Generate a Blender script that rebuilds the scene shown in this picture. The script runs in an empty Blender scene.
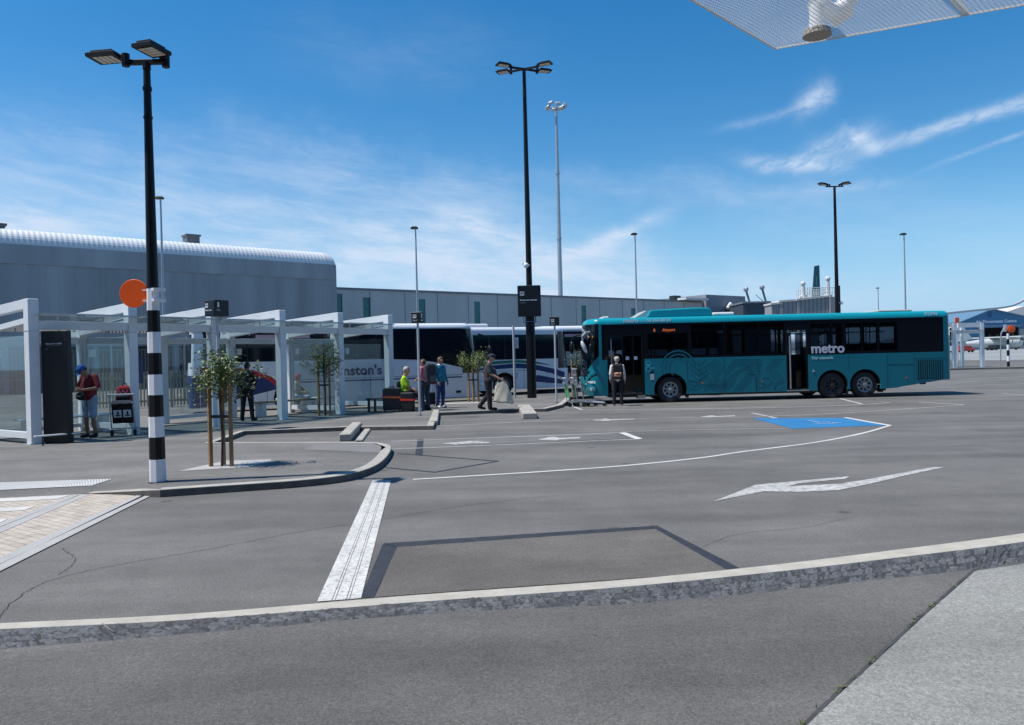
import bpy, bmesh, math, random
from mathutils import Vector, Matrix, Euler
from mathutils.geometry import tessellate_polygon
random.seed(7)
PI = math.pi
S = bpy.context.scene
COL = S.collection
# ---------------------------------------------------------------- camera
FPX = 770.0; CH = 1.75
ROLL = math.atan(.0245); PITCH = math.radians(-.335)
cam = bpy.data.objects.new('camera', bpy.data.cameras.new('camera')); COL.objects.link(cam)
cam.data.sensor_width = 36; cam.data.lens = 36*FPX/1024; cam.data.clip_end = 40000; cam.data.clip_start = .05
cam.matrix_world = Matrix.Translation((0, 0, CH)) @ Matrix.Rotation(PI/2+PITCH, 4, 'X') @ Matrix.Rotation(-ROLL, 4, 'Z')
S.camera = cam
def ray(x, y):
    d = cam.matrix_world.to_3x3() @ Vector(((x-512)/FPX, (362.5-y)/FPX, -1)); return d
def G(x, y, z=0.0):
    """surveyed point: where the sight line meets the level z"""
    d = ray(x, y); t = (z-CH)/d.z
    return Vector((d.x*t, d.y*t, z))
def D(x, y, Y):
    """point of the sight line at the distance Y"""
    d = ray(x, y); t = Y/d.y
    return Vector((d.x*t, Y, CH+d.z*t))
# ---------------------------------------------------------------- mesh helpers
class MB:
    def __init__(s): s.v = []; s.f = []; s.m = []
    def add(s, vs, fs, mi=0):
        o = len(s.v); s.v += [Vector(v) for v in vs]
        for f in fs: s.f.append([i+o for i in f]); s.m.append(mi)
        return s
    def box(s, x0, x1, y0, y1, z0, z1, mi=0, rot=None, piv=None):
        vs = [Vector((x, y, z)) for z in (z0, z1) for y in (y0, y1) for x in (x0, x1)]
        if rot is not None:
            p = Vector(piv) if piv is not None else Vector(((x0+x1)/2, (y0+y1)/2, (z0+z1)/2))
            M = rot.to_matrix() if isinstance(rot, Euler) else rot
            vs = [M @ (v-p)+p for v in vs]
        return s.add(vs, [(0,2,3,1),(4,5,7,6),(0,1,5,4),(2,6,7,3),(0,4,6,2),(1,3,7,5)], mi)
    def tube(s, p, q, r0, r1=None, n=10, mi=0, cap=True):
        p = Vector(p); q = Vector(q); r1 = r0 if r1 is None else r1
        d = (q-p); 
        if d.length < 1e-6: return s
        d.normalize(); a = d.orthogonal().normalized(); b = d.cross(a)
        vs = []
        for c, r in ((p, r0), (q, r1)):
            for k in range(n):
                t = 2*PI*k/n; vs.append(c+a*(r*math.cos(t))+b*(r*math.sin(t)))
        fs = [(k, (k+1) % n, n+(k+1) % n, n+k) for k in range(n)]
        if cap: fs += [tuple(range(n))[::-1], tuple(range(n, 2*n))]
        return s.add(vs, fs, mi)
    def path(s, pts, r, n=8, mi=0):
        for a, b in zip(pts[:-1], pts[1:]): s.tube(a, b, r, r, n, mi)
        for p in pts[1:-1]: s.ball(p, r, 6, 4, mi)
        return s
    def ball(s, c, r, n=12, m=8, mi=0, sc=(1, 1, 1)):
        c = Vector(c); vs = [c+Vector((0, 0, -r*sc[2]))]
        for j in range(1, m):
            t = PI*j/m
            for k in range(n):
                a = 2*PI*k/n; vs.append(c+Vector((r*math.sin(t)*math.cos(a)*sc[0], r*math.sin(t)*math.sin(a)*sc[1], -r*math.cos(t)*sc[2])))
        vs.append(c+Vector((0, 0, r*sc[2])))
        fs = [(0, 1+(k+1) % n, 1+k) for k in range(n)]
        for j in range(m-2):
            for k in range(n):
                a = 1+j*n; fs.append((a+k, a+(k+1) % n, a+n+(k+1) % n, a+n+k))
        e = len(vs)-1; a = 1+(m-2)*n
        fs += [(a+k, a+(k+1) % n, e) for k in range(n)]
        return s.add(vs, fs, mi)
    def capsule(s, p, q, r0, r1=None, n=12):
        p = Vector(p); q = Vector(q); r1 = r0 if r1 is None else r1
        s.tube(p, q, r0, r1, n); s.ball(p, r0, n, 8); s.ball(q, r1, n, 8); return s
    def lathe(s, prof, n=24, axis='z', c=(0, 0, 0), mi=0, cap=True):
        c = Vector(c); vs = []
        for (r, h) in prof:
            for k in range(n):
                t = 2*PI*k/n; x, y = r*math.cos(t), r*math.sin(t)
                vs.append(c+(Vector((x, y, h)) if axis == 'z' else Vector((x, h, y)) if axis == 'y' else Vector((h, x, y))))
        fs = []
        for j in range(len(prof)-1):
            for k in range(n): fs.append((j*n+k, j*n+(k+1) % n, (j+1)*n+(k+1) % n, (j+1)*n+k))
        if cap and prof[0][0] > 1e-4: fs.append(tuple(range(n))[::-1])
        if cap and prof[-1][0] > 1e-4: fs.append(tuple(range((len(prof)-1)*n, len(prof)*n)))
        return s.add(vs, fs, mi)
    def plate(s, outer, th, holes=(), f=None, mi=0):
        """flat outline with holes (2D), thickness th; f maps (a,b,t) to 3D"""
        f = f or (lambda a, b, t: Vector((a, b, t)))
        loops = [[Vector((p[0], p[1], 0)) for p in outer]]+[[Vector((p[0], p[1], 0)) for p in h] for h in holes]
        tris = tessellate_polygon(loops); flat = [p for l in loops for p in l]; n = len(flat)
        vs = [f(p.x, p.y, 0) for p in flat]+[f(p.x, p.y, th) for p in flat]
        fs = [tuple(t) for t in tris]
        if th:
            fs += [tuple(i+n for i in t)[::-1] for t in tris]; o = 0
            for l in loops:
                m = len(l); fs += [(o+k, o+(k+1) % m, n+o+(k+1) % m, n+o+k) for k in range(m)]; o += m
        else: vs = vs[:n]
        return s.add(vs, fs, mi)
    def ribbon(s, pts, w, th, f=None, mi=0, closed=False):
        f = f or (lambda a, b, t: Vector((a, b, t)))
        P = [Vector((p[0], p[1])) for p in pts]; n = len(P); L = []; R = []
        for i in range(n):
            a = P[(i-1) % n] if (closed or i > 0) else None; b = P[(i+1) % n] if (closed or i < n-1) else None
            d1 = (P[i]-a).normalized() if a is not None else None; d2 = (b-P[i]).normalized() if b is not None else None
            d = ((d1 if d1 is not None else d2)+(d2 if d2 is not None else d1)); d = d.normalized() if d.length > 1e-5 else (d1 or d2)
            k = 1/max(.45, d.dot(d2 if d2 is not None else d1)); nn = Vector((-d.y, d.x))*w/2*k
            L.append(P[i]+nn); R.append(P[i]-nn)
        m = n if closed else n-1
        for i in range(m):
            j = (i+1) % n
            q = [L[i], L[j], R[j], R[i]]
            if th:
                vs = [f(p.x, p.y, 0) for p in q]+[f(p.x, p.y, th) for p in q]
                s.add(vs, [(0,1,2,3), (7,6,5,4), (0,4,5,1), (1,5,6,2), (2,6,7,3), (3,7,4,0)], mi)
            else: s.add([f(p.x, p.y, 0) for p in q], [(0,1,2,3)], mi)
        return s
    def build(s, name, mat, parent=None, smooth=False, bevel=0, mods=None, seg=1):
        me = bpy.data.meshes.new(name); me.from_pydata([tuple(v) for v in s.v], [], s.f)
        for mm in (mat if isinstance(mat, (list, tuple)) else [mat]): me.materials.append(mm)
        for p, i in zip(me.polygons, s.m): p.material_index = i
        bm = bmesh.new(); bm.from_mesh(me)
        bmesh.ops.recalc_face_normals(bm, faces=bm.faces)
        if bevel:
            bmesh.ops.bevel(bm, geom=[e for e in bm.edges if e.is_manifold and e.calc_face_angle(0) > .6], offset=bevel, segments=seg, affect='EDGES', profile=.5)
        bm.to_mesh(me); bm.free()
        if smooth:
            for p in me.polygons: p.use_smooth = True
        if smooth == 'auto':
            try: me.set_sharp_from_angle(angle=math.radians(35))
            except Exception: pass
        o = bpy.data.objects.new(name, me); COL.objects.link(o)
        if parent is not None: o.parent = parent
        return o
def remesh(mb, name, mat, parent, voxel=.012, smooth=4):
    o = mb.build(name, mat, None)
    m = o.modifiers.new('r', 'REMESH'); m.mode = 'VOXEL'; m.voxel_size = voxel; m.use_smooth_shade = True
    if smooth: q = o.modifiers.new('s', 'SMOOTH'); q.iterations = smooth; q.factor = .5
    dg = bpy.context.evaluated_depsgraph_get()
    me = bpy.data.meshes.new_from_object(o.evaluated_get(dg)); me.name = name
    o.modifiers.clear(); old = o.data; o.data = me; bpy.data.meshes.remove(old)
    if not me.materials: me.materials.append(mat)
    for p in me.polygons: p.use_smooth = True
    if parent is not None: o.parent = parent
    return o
def text(body, size, mat, parent, M, th=.002, bold=0.0, name='lettering', align='LEFT', spacing=1.0):
    c = bpy.data.curves.new(name, 'FONT'); c.body = body; c.size = size; c.extrude = th; c.offset = bold; c.align_x = align
    c.space_character = spacing; c.resolution_u = 3
    t = bpy.data.objects.new(name, c); COL.objects.link(t)
    dg = bpy.context.evaluated_depsgraph_get(); me = bpy.data.meshes.new_from_object(t.evaluated_get(dg)); me.name = name
    bpy.data.objects.remove(t); bpy.data.curves.remove(c)
    me.materials.clear(); me.materials.append(mat)
    o = bpy.data.objects.new(name, me); COL.objects.link(o)
    me.transform(M)
    if parent is not None: o.parent = parent
    return o
def upright(x, y, z, rz=0): return Matrix.Translation((x, y, z)) @ Matrix.Rotation(rz, 4, 'Z') @ Matrix.Rotation(PI/2, 4, 'X')
def tag(o, label, cat, group=None):
    o['label'] = label; o['category'] = cat
    if group: o['group'] = group
    return o
def thing(name, label, cat, loc=(0, 0, 0), rz=0, group=None):
    o = bpy.data.objects.new(name, None); COL.objects.link(o); o.empty_display_size = .3
    o.location = loc; o.rotation_euler = (0, 0, rz); return tag(o, label, cat, group)
def struct(o, kind='structure'): o['kind'] = kind; return o
def children(o): return [c for c in COL.objects if c.parent == o]
def copy_tree(o, parent=None):
    c = o.copy(); COL.objects.link(c); c.parent = parent
    for ch in children(o): copy_tree(ch, c)
    return c
# ---------------------------------------------------------------- materials
def nt(name):
    m = bpy.data.materials.new(name); m.use_nodes = True; t = m.node_tree
    return m, t, t.nodes['Principled BSDF']
def mat(name, col, rough=.5, metal=0, var=.08, vs=3.0, bump=0, bs=40, spec=.5, dirt=0, st=None):
    m, t, b = nt(name); N = t.nodes; K = t.links
    b.inputs['Roughness'].default_value = rough; b.inputs['Metallic'].default_value = metal
    b.inputs['Specular IOR Level'].default_value = spec
    tc = N.new('ShaderNodeTexCoord'); nz = N.new('ShaderNodeTexNoise'); nz.inputs['Scale'].default_value = vs; nz.inputs['Detail'].default_value = 6
    src = tc.outputs['Object']
    if st: mp = N.new('ShaderNodeMapping'); mp.inputs['Scale'].default_value = st; K.new(src, mp.inputs['Vector']); src = mp.outputs[0]
    K.new(src, nz.inputs['Vector'])
    r = N.new('ShaderNodeValToRGB'); e = r.color_ramp.elements; e[0].position = .3; e[1].position = .72
    e[0].color = [c*(1-var) for c in col]+[1]; e[1].color = [min(1, c*(1+var)) for c in col]+[1]
    K.new(nz.outputs['Fac'], r.inputs['Fac']); out = r.outputs['Color']
    if dirt:
        n2 = N.new('ShaderNodeTexNoise'); n2.inputs['Scale'].default_value = vs*4; n2.inputs['Detail'].default_value = 8
        K.new(src, n2.inputs['Vector'])
        mr = N.new('ShaderNodeMapRange'); mr.inputs[1].default_value = .5; mr.inputs[2].default_value = .8; mr.inputs[4].default_value = dirt
        K.new(n2.outputs['Fac'], mr.inputs[0]); mx = N.new('ShaderNodeMixRGB'); mx.inputs['Color2'].default_value = (.1, .09, .08, 1)
        K.new(mr.outputs[0], mx.inputs['Fac']); K.new(out, mx.inputs['Color1']); out = mx.outputs['Color']
    K.new(out, b.inputs['Base Color'])
    if bump:
        n3 = N.new('ShaderNodeTexNoise'); n3.inputs['Scale'].default_value = bs; n3.inputs['Detail'].default_value = 4
        K.new(tc.outputs['Object'], n3.inputs['Vector']); bu = N.new('ShaderNodeBump'); bu.inputs['Strength'].default_value = bump; bu.inputs['Distance'].default_value = .01
        K.new(n3.outputs['Fac'], bu.inputs['Height']); K.new(bu.outputs['Normal'], b.inputs['Normal'])
    return m
def glass(name, tint, refl=1.0, base=.04, rough=.02):
    m = bpy.data.materials.new(name); m.use_nodes = True; t = m.node_tree; N = t.nodes; K = t.links; N.clear()
    o = N.new('ShaderNodeOutputMaterial'); mx = N.new('ShaderNodeMixShader'); tr = N.new('ShaderNodeBsdfTransparent'); gl = N.new('ShaderNodeBsdfGlossy')
    tr.inputs['Color'].default_value = (*tint, 1); gl.inputs['Roughness'].default_value = rough; gl.inputs['Color'].default_value = (refl, refl, refl, 1)
    lw_ = N.new('ShaderNodeLayerWeight'); lw_.inputs['Blend'].default_value = .5; lw = N.new('ShaderNodeMath'); lw.operation = 'POWER'; lw.inputs[1].default_value = 4.0; K.new(lw_.outputs['Facing'], lw.inputs[0])
    ad = N.new('ShaderNodeMath'); ad.operation = 'ADD'; ad.inputs[1].default_value = base; ad.use_clamp = True
    K.new(lw.outputs[0], ad.inputs[0]); K.new(ad.outputs[0], mx.inputs['Fac']); K.new(tr.outputs[0], mx.inputs[1]); K.new(gl.outputs[0], mx.inputs[2]); K.new(mx.outputs[0], o.inputs['Surface'])
    return m
def asphalt(name, c0, c1, patch=.25, agg=.35, stain=.5):
    m, t, b = nt(name); N = t.nodes; K = t.links
    tc = N.new('ShaderNodeTexCoord')
    def noise(s, d=5, r=.6, st=None):
        n = N.new('ShaderNodeTexNoise'); n.inputs['Scale'].default_value = s; n.inputs['Detail'].default_value = d; n.inputs['Roughness'].default_value = r
        if st:
            mp = N.new('ShaderNodeMapping'); mp.inputs['Scale'].default_value = st; mp.inputs['Rotation'].default_value = (0, 0, .12); K.new(tc.outputs['Object'], mp.inputs['Vector']); K.new(mp.outputs[0], n.inputs['Vector'])
        else: K.new(tc.outputs['Object'], n.inputs['Vector'])
        return n.outputs['Fac']
    def mr(x, a, b_, c, d):
        q = N.new('ShaderNodeMapRange'); q.inputs[1].default_value = a; q.inputs[2].default_value = b_; q.inputs[3].default_value = c; q.inputs[4].default_value = d; K.new(x, q.inputs[0]); return q.outputs[0]
    def mul(a, c):
        q = N.new('ShaderNodeMath'); q.operation = 'MULTIPLY'; K.new(a, q.inputs[0])
        if isinstance(c, float): q.inputs[1].default_value = c
        else: K.new(c, q.inputs[1])
        return q.outputs[0]
    big = mr(noise(.23, 5, .6, (1, 2.2, 1)), .35, .65, 1-patch, 1+patch*.7)
    mid = mr(noise(1.9, 6, .7), .3, .7, 1-patch*.45, 1+patch*.45)
    fine = mr(noise(170, 3, .8), .3, .7, 1-agg, 1+agg)
    fine2 = mr(noise(55, 4, .75), .35, .65, 1-agg*.6, 1+agg*.6); fine3 = mr(noise(19, 6, .8), .35, .65, 1-agg*.2, 1+agg*.2)
    spots = mr(noise(.9, 8, .8, (1, 1.7, 1)), .63, .72, 1, 1-stain*.5)
    trk = mr(noise(1.0, 5, .55, (.16, 1.5, 1)), .35, .68, 1.07, .87)
    v1 = N.new('ShaderNodeTexVoronoi'); v1.inputs['Scale'].default_value = .75; K.new(tc.outputs['Object'], v1.inputs['Vector']); drip = mr(v1.outputs['Distance'], .03, .075, .58, 1)
    v2 = N.new('ShaderNodeTexVoronoi'); v2.inputs['Scale'].default_value = 2.3; K.new(tc.outputs['Object'], v2.inputs['Vector']); drip2 = mr(v2.outputs['Distance'], .02, .05, .72, 1)
    ov0 = mul(mul(trk, drip), drip2)
    ov = mul(ov0, mul(mul(mul(mul(mul(big, mid), fine), fine2), spots), fine3))
    vo = N.new('ShaderNodeTexVoronoi'); vo.inputs['Scale'].default_value = 260; K.new(tc.outputs['Object'], vo.inputs['Vector'])
    mx = N.new('ShaderNodeMixRGB'); mx.inputs['Color1'].default_value = (*c0, 1); mx.inputs['Color2'].default_value = (*c1, 1); K.new(mr(noise(.5, 4), .35, .65, 0, 1), mx.inputs['Fac'])
    mm = N.new('ShaderNodeVectorMath'); mm.operation = 'SCALE'; K.new(mx.outputs[0], mm.inputs[0]); K.new(ov, mm.inputs['Scale'])
    K.new(mm.outputs[0], b.inputs['Base Color']); b.inputs['Roughness'].default_value = .88; b.inputs['Specular IOR Level'].default_value = .3
    bu = N.new('ShaderNodeBump'); bu.inputs['Strength'].default_value = .55; bu.inputs['Distance'].default_value = .004
    K.new(noise(150, 3, .8), bu.inputs['Height']); K.new(bu.outputs[0], b.inputs['Normal'])
    return m
def paint(name, col, under, wear=.5, scale=9):
    """road paint worn through to the surface below"""
    m, t, b = nt(name); N = t.nodes; K = t.links
    tc = N.new('ShaderNodeTexCoord'); n = N.new('ShaderNodeTexNoise'); n.inputs['Scale'].default_value = scale; n.inputs['Detail'].default_value = 10; n.inputs['Roughness'].default_value = .8
    K.new(tc.outputs['Object'], n.inputs['Vector']); q = N.new('ShaderNodeMapRange'); q.inputs[1].default_value = .70-wear*.3; q.inputs[2].default_value = .80-wear*.2; K.new(n.outputs['Fac'], q.inputs[0])
    n2 = N.new('ShaderNodeTexNoise'); n2.inputs['Scale'].default_value = 1.3; n2.inputs['Detail'].default_value = 6; K.new(tc.outputs['Object'], n2.inputs['Vector'])
    q2 = N.new('ShaderNodeMapRange'); q2.inputs[1].default_value = .3; q2.inputs[2].default_value = .7; q2.inputs[3].default_value = .82; q2.inputs[4].default_value = 1.1; K.new(n2.outputs['Fac'], q2.inputs[0])
    mx = N.new('ShaderNodeMixRGB'); mx.inputs['Color1'].default_value = (*col, 1); mx.inputs['Color2'].default_value = (*under, 1); K.new(q.outputs[0], mx.inputs['Fac'])
    mm = N.new('ShaderNodeVectorMath'); mm.operation = 'SCALE'; K.new(mx.outputs[0], mm.inputs[0]); K.new(q2.outputs[0], mm.inputs['Scale'])
    K.new(mm.outputs[0], b.inputs['Base Color']); b.inputs['Roughness'].default_value = .75
    return m
ASPH = asphalt('asphalt_road', (.128, .124, .117), (.146, .141, .133), agg=.46, patch=.22, stain=.6)
ASPH2 = asphalt('asphalt_footpath', (.106, .102, .095), (.118, .113, .105), patch=.24, agg=.46)
ASPH3 = asphalt('asphalt_raised_path', (.146, .142, .134), (.168, .162, .153), patch=.22, agg=.5)
CONC_AGG = asphalt('exposed_aggregate', (.222, .224, .208), (.25, .25, .232), patch=.14, agg=.5, stain=.2)
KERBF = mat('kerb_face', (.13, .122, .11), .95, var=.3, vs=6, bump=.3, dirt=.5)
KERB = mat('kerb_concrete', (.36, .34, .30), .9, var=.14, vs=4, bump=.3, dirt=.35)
PADC = mat('pad_concrete', (.36, .355, .345), .9, var=.08, vs=3, bump=.2, dirt=.15)
BEAMC = mat('flush_kerb', (.40, .375, .32), .9, var=.12, vs=5, bump=.3, dirt=.3)
STONE = mat('basalt_sett', (.068, .072, .078), .85, var=.6, vs=28, bump=1.0, bs=70, st=(1, 2.2, 1))
SEAL = mat('bitumen_seal', (.028, .028, .032), .6, var=.3, vs=9, bump=.4, bs=60)
SEAL2 = mat('bitumen_crack', (.05, .05, .052), .8, var=.3, vs=9)
WLINE = paint('road_paint_white', (.56, .55, .53), (.16, .155, .15), .52, 15)
WLINE2 = paint('road_paint_thin', (.44, .43, .42), (.15, .145, .14), .68, 11)
WRIB = paint('ribbed_paint', (.58, .57, .54), (.24, .235, .22), .78, 22)
BLUEP = paint('road_paint_blue', (.02, .165, .36), (.05, .10, .15), .45, 12)
WHITE = mat('white_steel', (.70, .72, .73), .4, var=.08, vs=1.2, dirt=.14)
BLACKM = mat('black_powdercoat', (.005, .005, .007), .45, var=.2, spec=.3)
GALV = mat('galvanised_steel', (.42, .45, .48), .42, .55, var=.1)
GREYP = mat('grey_pole_paint', (.50, .53, .55), .45, .2, var=.06)
DGREY = mat('dark_grey_plastic', (.05, .052, .056), .6)
RUBBER = mat('tyre_rubber', (.016, .016, .018), .8, var=.2)
BLACKF = mat('matt_black', (.008, .008, .01), .7)
ORANGE = mat('orange_disc', (1.0, .115, .008), .4, var=.05)
WOOD = mat('stake_timber', (.27, .165, .075), .85, var=.25, vs=8, bump=.3)
SEATW = mat('bench_timber', (.36, .25, .14), .7, var=.2, vs=9)
BARK = mat('sapling_bark', (.055, .045, .035), .9, var=.3, vs=20)
LEAF = mat('leaf_green', (.075, .13, .028), .5, var=.5, vs=7)
LEAF.node_tree.nodes['Principled BSDF'].inputs['Transmission Weight'].default_value = .0
LENS = mat('led_lens', (.55, .53, .45), .35, var=.1, vs=20)
SIGNK = mat('sign_black', (.004, .005, .008), .45, var=.15)
SIGNW = mat('sign_white', (.72, .74, .78), .5)
GLC = glass('clear_glass', (.84, .90, .91), .9, .045)
GLR = glass('roof_glass', (.66, .76, .78), .9, .10)
GLT = glass('tinted_bus_glass', (.30, .33, .36), .85, .03)
GLT2 = glass('far_window_glass', (.75, .80, .84), .8, .04)
GLD = mat('dark_coach_glass', (.006, .009, .016), .08, var=.3, vs=.7, spec=.5)
TEAL = mat('teal_bus_paint', (.003, .185, .230), .30, var=.05, vs=.8, dirt=.06)
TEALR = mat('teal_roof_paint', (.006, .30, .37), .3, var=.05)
TEALD = mat('teal_pattern_vinyl', (.002, .135, .17), .35, var=.05)
CW = mat('coach_white', (.70, .73, .77), .28, var=.04, vs=.8)
CSILV = mat('coach_silver', (.42, .45, .47), .35, .2, var=.05)
CNAVY = mat('coach_navy', (.012, .035, .13), .3, var=.1)
CRED = mat('coach_red', (.45, .02, .03), .35)
CGREEN = mat('coach_green', (.01, .17, .10), .35)
CBLUE = mat('coach_blue', (.012, .08, .30), .35)
# ---------------------------------------------------------------- sun and sky
trav = Vector((.5, .08, -1)).normalized(); tosun = -trav
sl = bpy.data.lights.new('sun', 'SUN'); sl.energy = 4.3; sl.angle = math.radians(.53); sl.color = (1, .955, .89)
so = bpy.data.objects.new('sun', sl); COL.objects.link(so); so.rotation_euler = trav.to_track_quat('-Z', 'Y').to_euler()
W = bpy.data.worlds.new('World'); S.world = W; W.use_nodes = True; wt = W.node_tree; WN = wt.nodes; WK = wt.links
bg = WN['Background']
sky = WN.new('ShaderNodeTexSky'); sky.sky_type = 'NISHITA'; sky.sun_disc = False
sky.sun_elevation = math.asin(tosun.z); sky.sun_rotation = math.atan2(tosun.x, tosun.y)
sky.air_density = 1.0; sky.dust_density = .25; sky.ozone_density = 2.2; sky.altitude = 30
class E:
    """tiny node algebra"""
    def __init__(s, o): s.o = o
    @staticmethod
    def op(k, *a):
        n = WN.new('ShaderNodeMath'); n.operation = k
        for i, x in enumerate(a):
            if isinstance(x, E): WK.new(x.o, n.inputs[i])
            else: n.inputs[i].default_value = x
        return E(n.outputs[0])
    def __add__(s, b): return E.op('ADD', s, b)
    def __radd__(s, b): return E.op('ADD', s, b)
    def __sub__(s, b): return E.op('SUBTRACT', s, b)
    def __mul__(s, b): return E.op('MULTIPLY', s, b)
    def __rmul__(s, b): return E.op('MULTIPLY', s, b)
tcw = WN.new('ShaderNodeTexCoord'); sx = WN.new('ShaderNodeSeparateXYZ'); WK.new(tcw.outputs['Generated'], sx.inputs[0])
dx, dy, dz = E(sx.outputs[0]), E(sx.outputs[1]), E(sx.outputs[2])
az = E.op('ARCTAN2', dx, dy); el = E.op('ARCSINE', dz)
def wnoise(ax, ay, sc, det=8, rough=.6, off=0.0, rot=0.0, dist=0.0):
    cb = WN.new('ShaderNodeCombineXYZ'); c, s_ = math.cos(rot), math.sin(rot)
    u = az*c+el*s_; v = el*c-az*s_
    WK.new((u*ax).o, cb.inputs[0]); WK.new((v*ay).o, cb.inputs[1]); cb.inputs[2].default_value = off
    n = WN.new('ShaderNodeTexNoise'); n.inputs['Scale'].default_value = sc; n.inputs['Detail'].default_value = det; n.inputs['Roughness'].default_value = rough; n.inputs['Distortion'].default_value = dist
    WK.new(cb.outputs[0], n.inputs['Vector']); return E(n.outputs['Fac'])
def smooth(x, a, b, c=0., d=1.):
    n = WN.new('ShaderNodeMapRange'); n.interpolation_type = 'SMOOTHSTEP'; n.inputs[1].default_value = a; n.inputs[2].default_value = b; n.inputs[3].default_value = c; n.inputs[4].default_value = d
    WK.new(x.o, n.inputs[0]); return E(n.outputs[0])
def ae(px, py):
    d = ray(px, py).normalized(); return math.atan2(d.x, d.y), math.asin(d.z)
wx = wnoise(1, 1, 9, 6, .6, 3.1)-.5; wy = wnoise(1, 1, 9, 6, .6, 8.7)-.5
def blob(p0, p1, w, amp, soft=1.0, warp=.06, grain=.9, taper=0):
    """a streak of cirrus between two directions of the sky"""
    a0, e0 = ae(*p0); a1, e1 = ae(*p1); cx, cy = (a0+a1)/2, (e0+e1)/2
    L = math.hypot(a1-a0, e1-e0)/2+1e-4; r = math.atan2(e1-e0, a1-a0); c, s_ = math.cos(r), math.sin(r); w = w/770
    X = az-cx+wx*warp; Y = el-cy+wy*warp
    u = (X*c+Y*s_)*(1/L); v = (Y*c-X*s_)*(1/w)
    g = E.op('EXPONENT', (E.op('POWER', E.op('ABSOLUTE', u), 3.0)+v*v)*-1.0)
    return g*amp
gr = wnoise(1, 4.5, 11, 9, .68, 1.3, rot=-.12, dist=.3)        # long thin fibres
gr2 = wnoise(1, 2.2, 26, 8, .7, 5.3, rot=.35, dist=.6)
fib = smooth(gr, .22, .80); fib2 = smooth(gr2, .3, .7)
strong = blob((800, 116), (838, 90), 11, .95, warp=.06)+blob((745, 160), (845, 166), 7, 1.1, warp=.03)+blob((805, 155), (880, 132), 9, .7, warp=.03)+blob((868, 152), (1075, 82), 5.5, .95, warp=.025)+blob((846, 132), (884, 152), 6, .7, warp=.02)+blob((930, 168), (1060, 118), 2, .45, warp=.01)+blob((720, 130), (810, 108), 4, .35, warp=.03)+blob((800, 190), (900, 182), 4, .35, warp=.02)
strong = strong*smooth(fib2, -.2, .9, .2, .82)
soft = blob((-160, 165), (520, 250), 46, .60, warp=.12)+blob((-150, 205), (90, 238), 16, .95, warp=.07)+blob((250, 255), (700, 285), 30, .6, warp=.12)+blob((380, 225), (640, 262), 22, .45, warp=.1)+blob((548, 262), (665, 216), 9, .85, warp=.05)+blob((420, 285), (1000, 300), 20, .5, warp=.1)+blob((150, 130), (560, 205), 26, .28, warp=.12)+blob((540, 180), (900, 190), 12, .22, warp=.1)+blob((280, 40), (520, 60), 30, .10, warp=.1)+blob((700, 200), (1100, 255), 30, .16, warp=.1)
soft = soft*smooth(fib, 0, 1, .38, 1.0)
rest = smooth(wnoise(1, 3, 4, 8, .6, 11), .52, .75, 0, .35)*smooth(E.op('ABSOLUTE', az), .75, 1.0)
hazeh = smooth(el, 0.0, .20, .80, 0.0)
den = E.op('MINIMUM', strong*.85+soft+rest, .93)
hsv = WN.new('ShaderNodeHueSaturation'); hsv.inputs['Saturation'].default_value = 1.42; hsv.inputs['Value'].default_value = 1.0; hsv.inputs['Hue'].default_value = .497
WK.new(sky.outputs[0], hsv.inputs['Color'])
m1 = WN.new('ShaderNodeMixRGB'); m1.inputs['Color2'].default_value = (1.75, 3.75, 6.3, 1); WK.new(hazeh.o, m1.inputs['Fac']); WK.new(hsv.outputs[0], m1.inputs['Color1'])
m2 = WN.new('ShaderNodeMixRGB'); m2.inputs['Color2'].default_value = (4.6, 5.5, 6.8, 1); WK.new(den.o, m2.inputs['Fac']); WK.new(m1.outputs[0], m2.inputs['Color1'])
WK.new(m2.outputs[0], bg.inputs['Color']); bg.inputs['Strength'].default_value = .108
S.view_settings.view_transform = 'Standard'; S.view_settings.look = 'None'; S.view_settings.gamma = 1; S.view_settings.exposure = 0.36
S.render.engine = 'CYCLES'; S.cycles.max_bounces = 8; S.cycles.transparent_max_bounces = 16
# ================================================================ GROUND
def flat(name, pts, z, m, kind=True, xy=False):
    """level patch through surveyed points"""
    P = [(p if xy else G(p[0], p[1], z)) for p in pts]
    b = MB().plate([(p[0], p[1]) for p in P], 0, f=lambda a, c, t: Vector((a, c, z)))
    o = b.build(name, m)
    if kind: struct(o)
    return o
def line(pts, w, z=.005):
    P = [G(x, y, z) for x, y in pts]
    return [(p.x, p.y) for p in P], w
def smoothline(pts, n=6):
    """Catmull-Rom through the points"""
    P = [Vector(p) for p in pts]; P = [P[0]*2-P[1]]+P+[P[-1]*2-P[-2]]; out = []
    for i in range(1, len(P)-2):
        for k in range(n):
            t = k/n; a, b, c, d = P[i-1:i+3]
            out.append(.5*((2*b)+(c-a)*t+(2*a-5*b+4*c-d)*t*t+(3*b-a-3*c+d)*t**3))
    out.append(P[-2]); return out
g = MB(); N_ = 24
R = 9000
g.add([(-R, -R, 0), (R, -R, 0), (R, R, 0), (-R, R, 0)], [(0, 1, 2, 3)])
struct(g.build('ground', ASPH))
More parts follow.
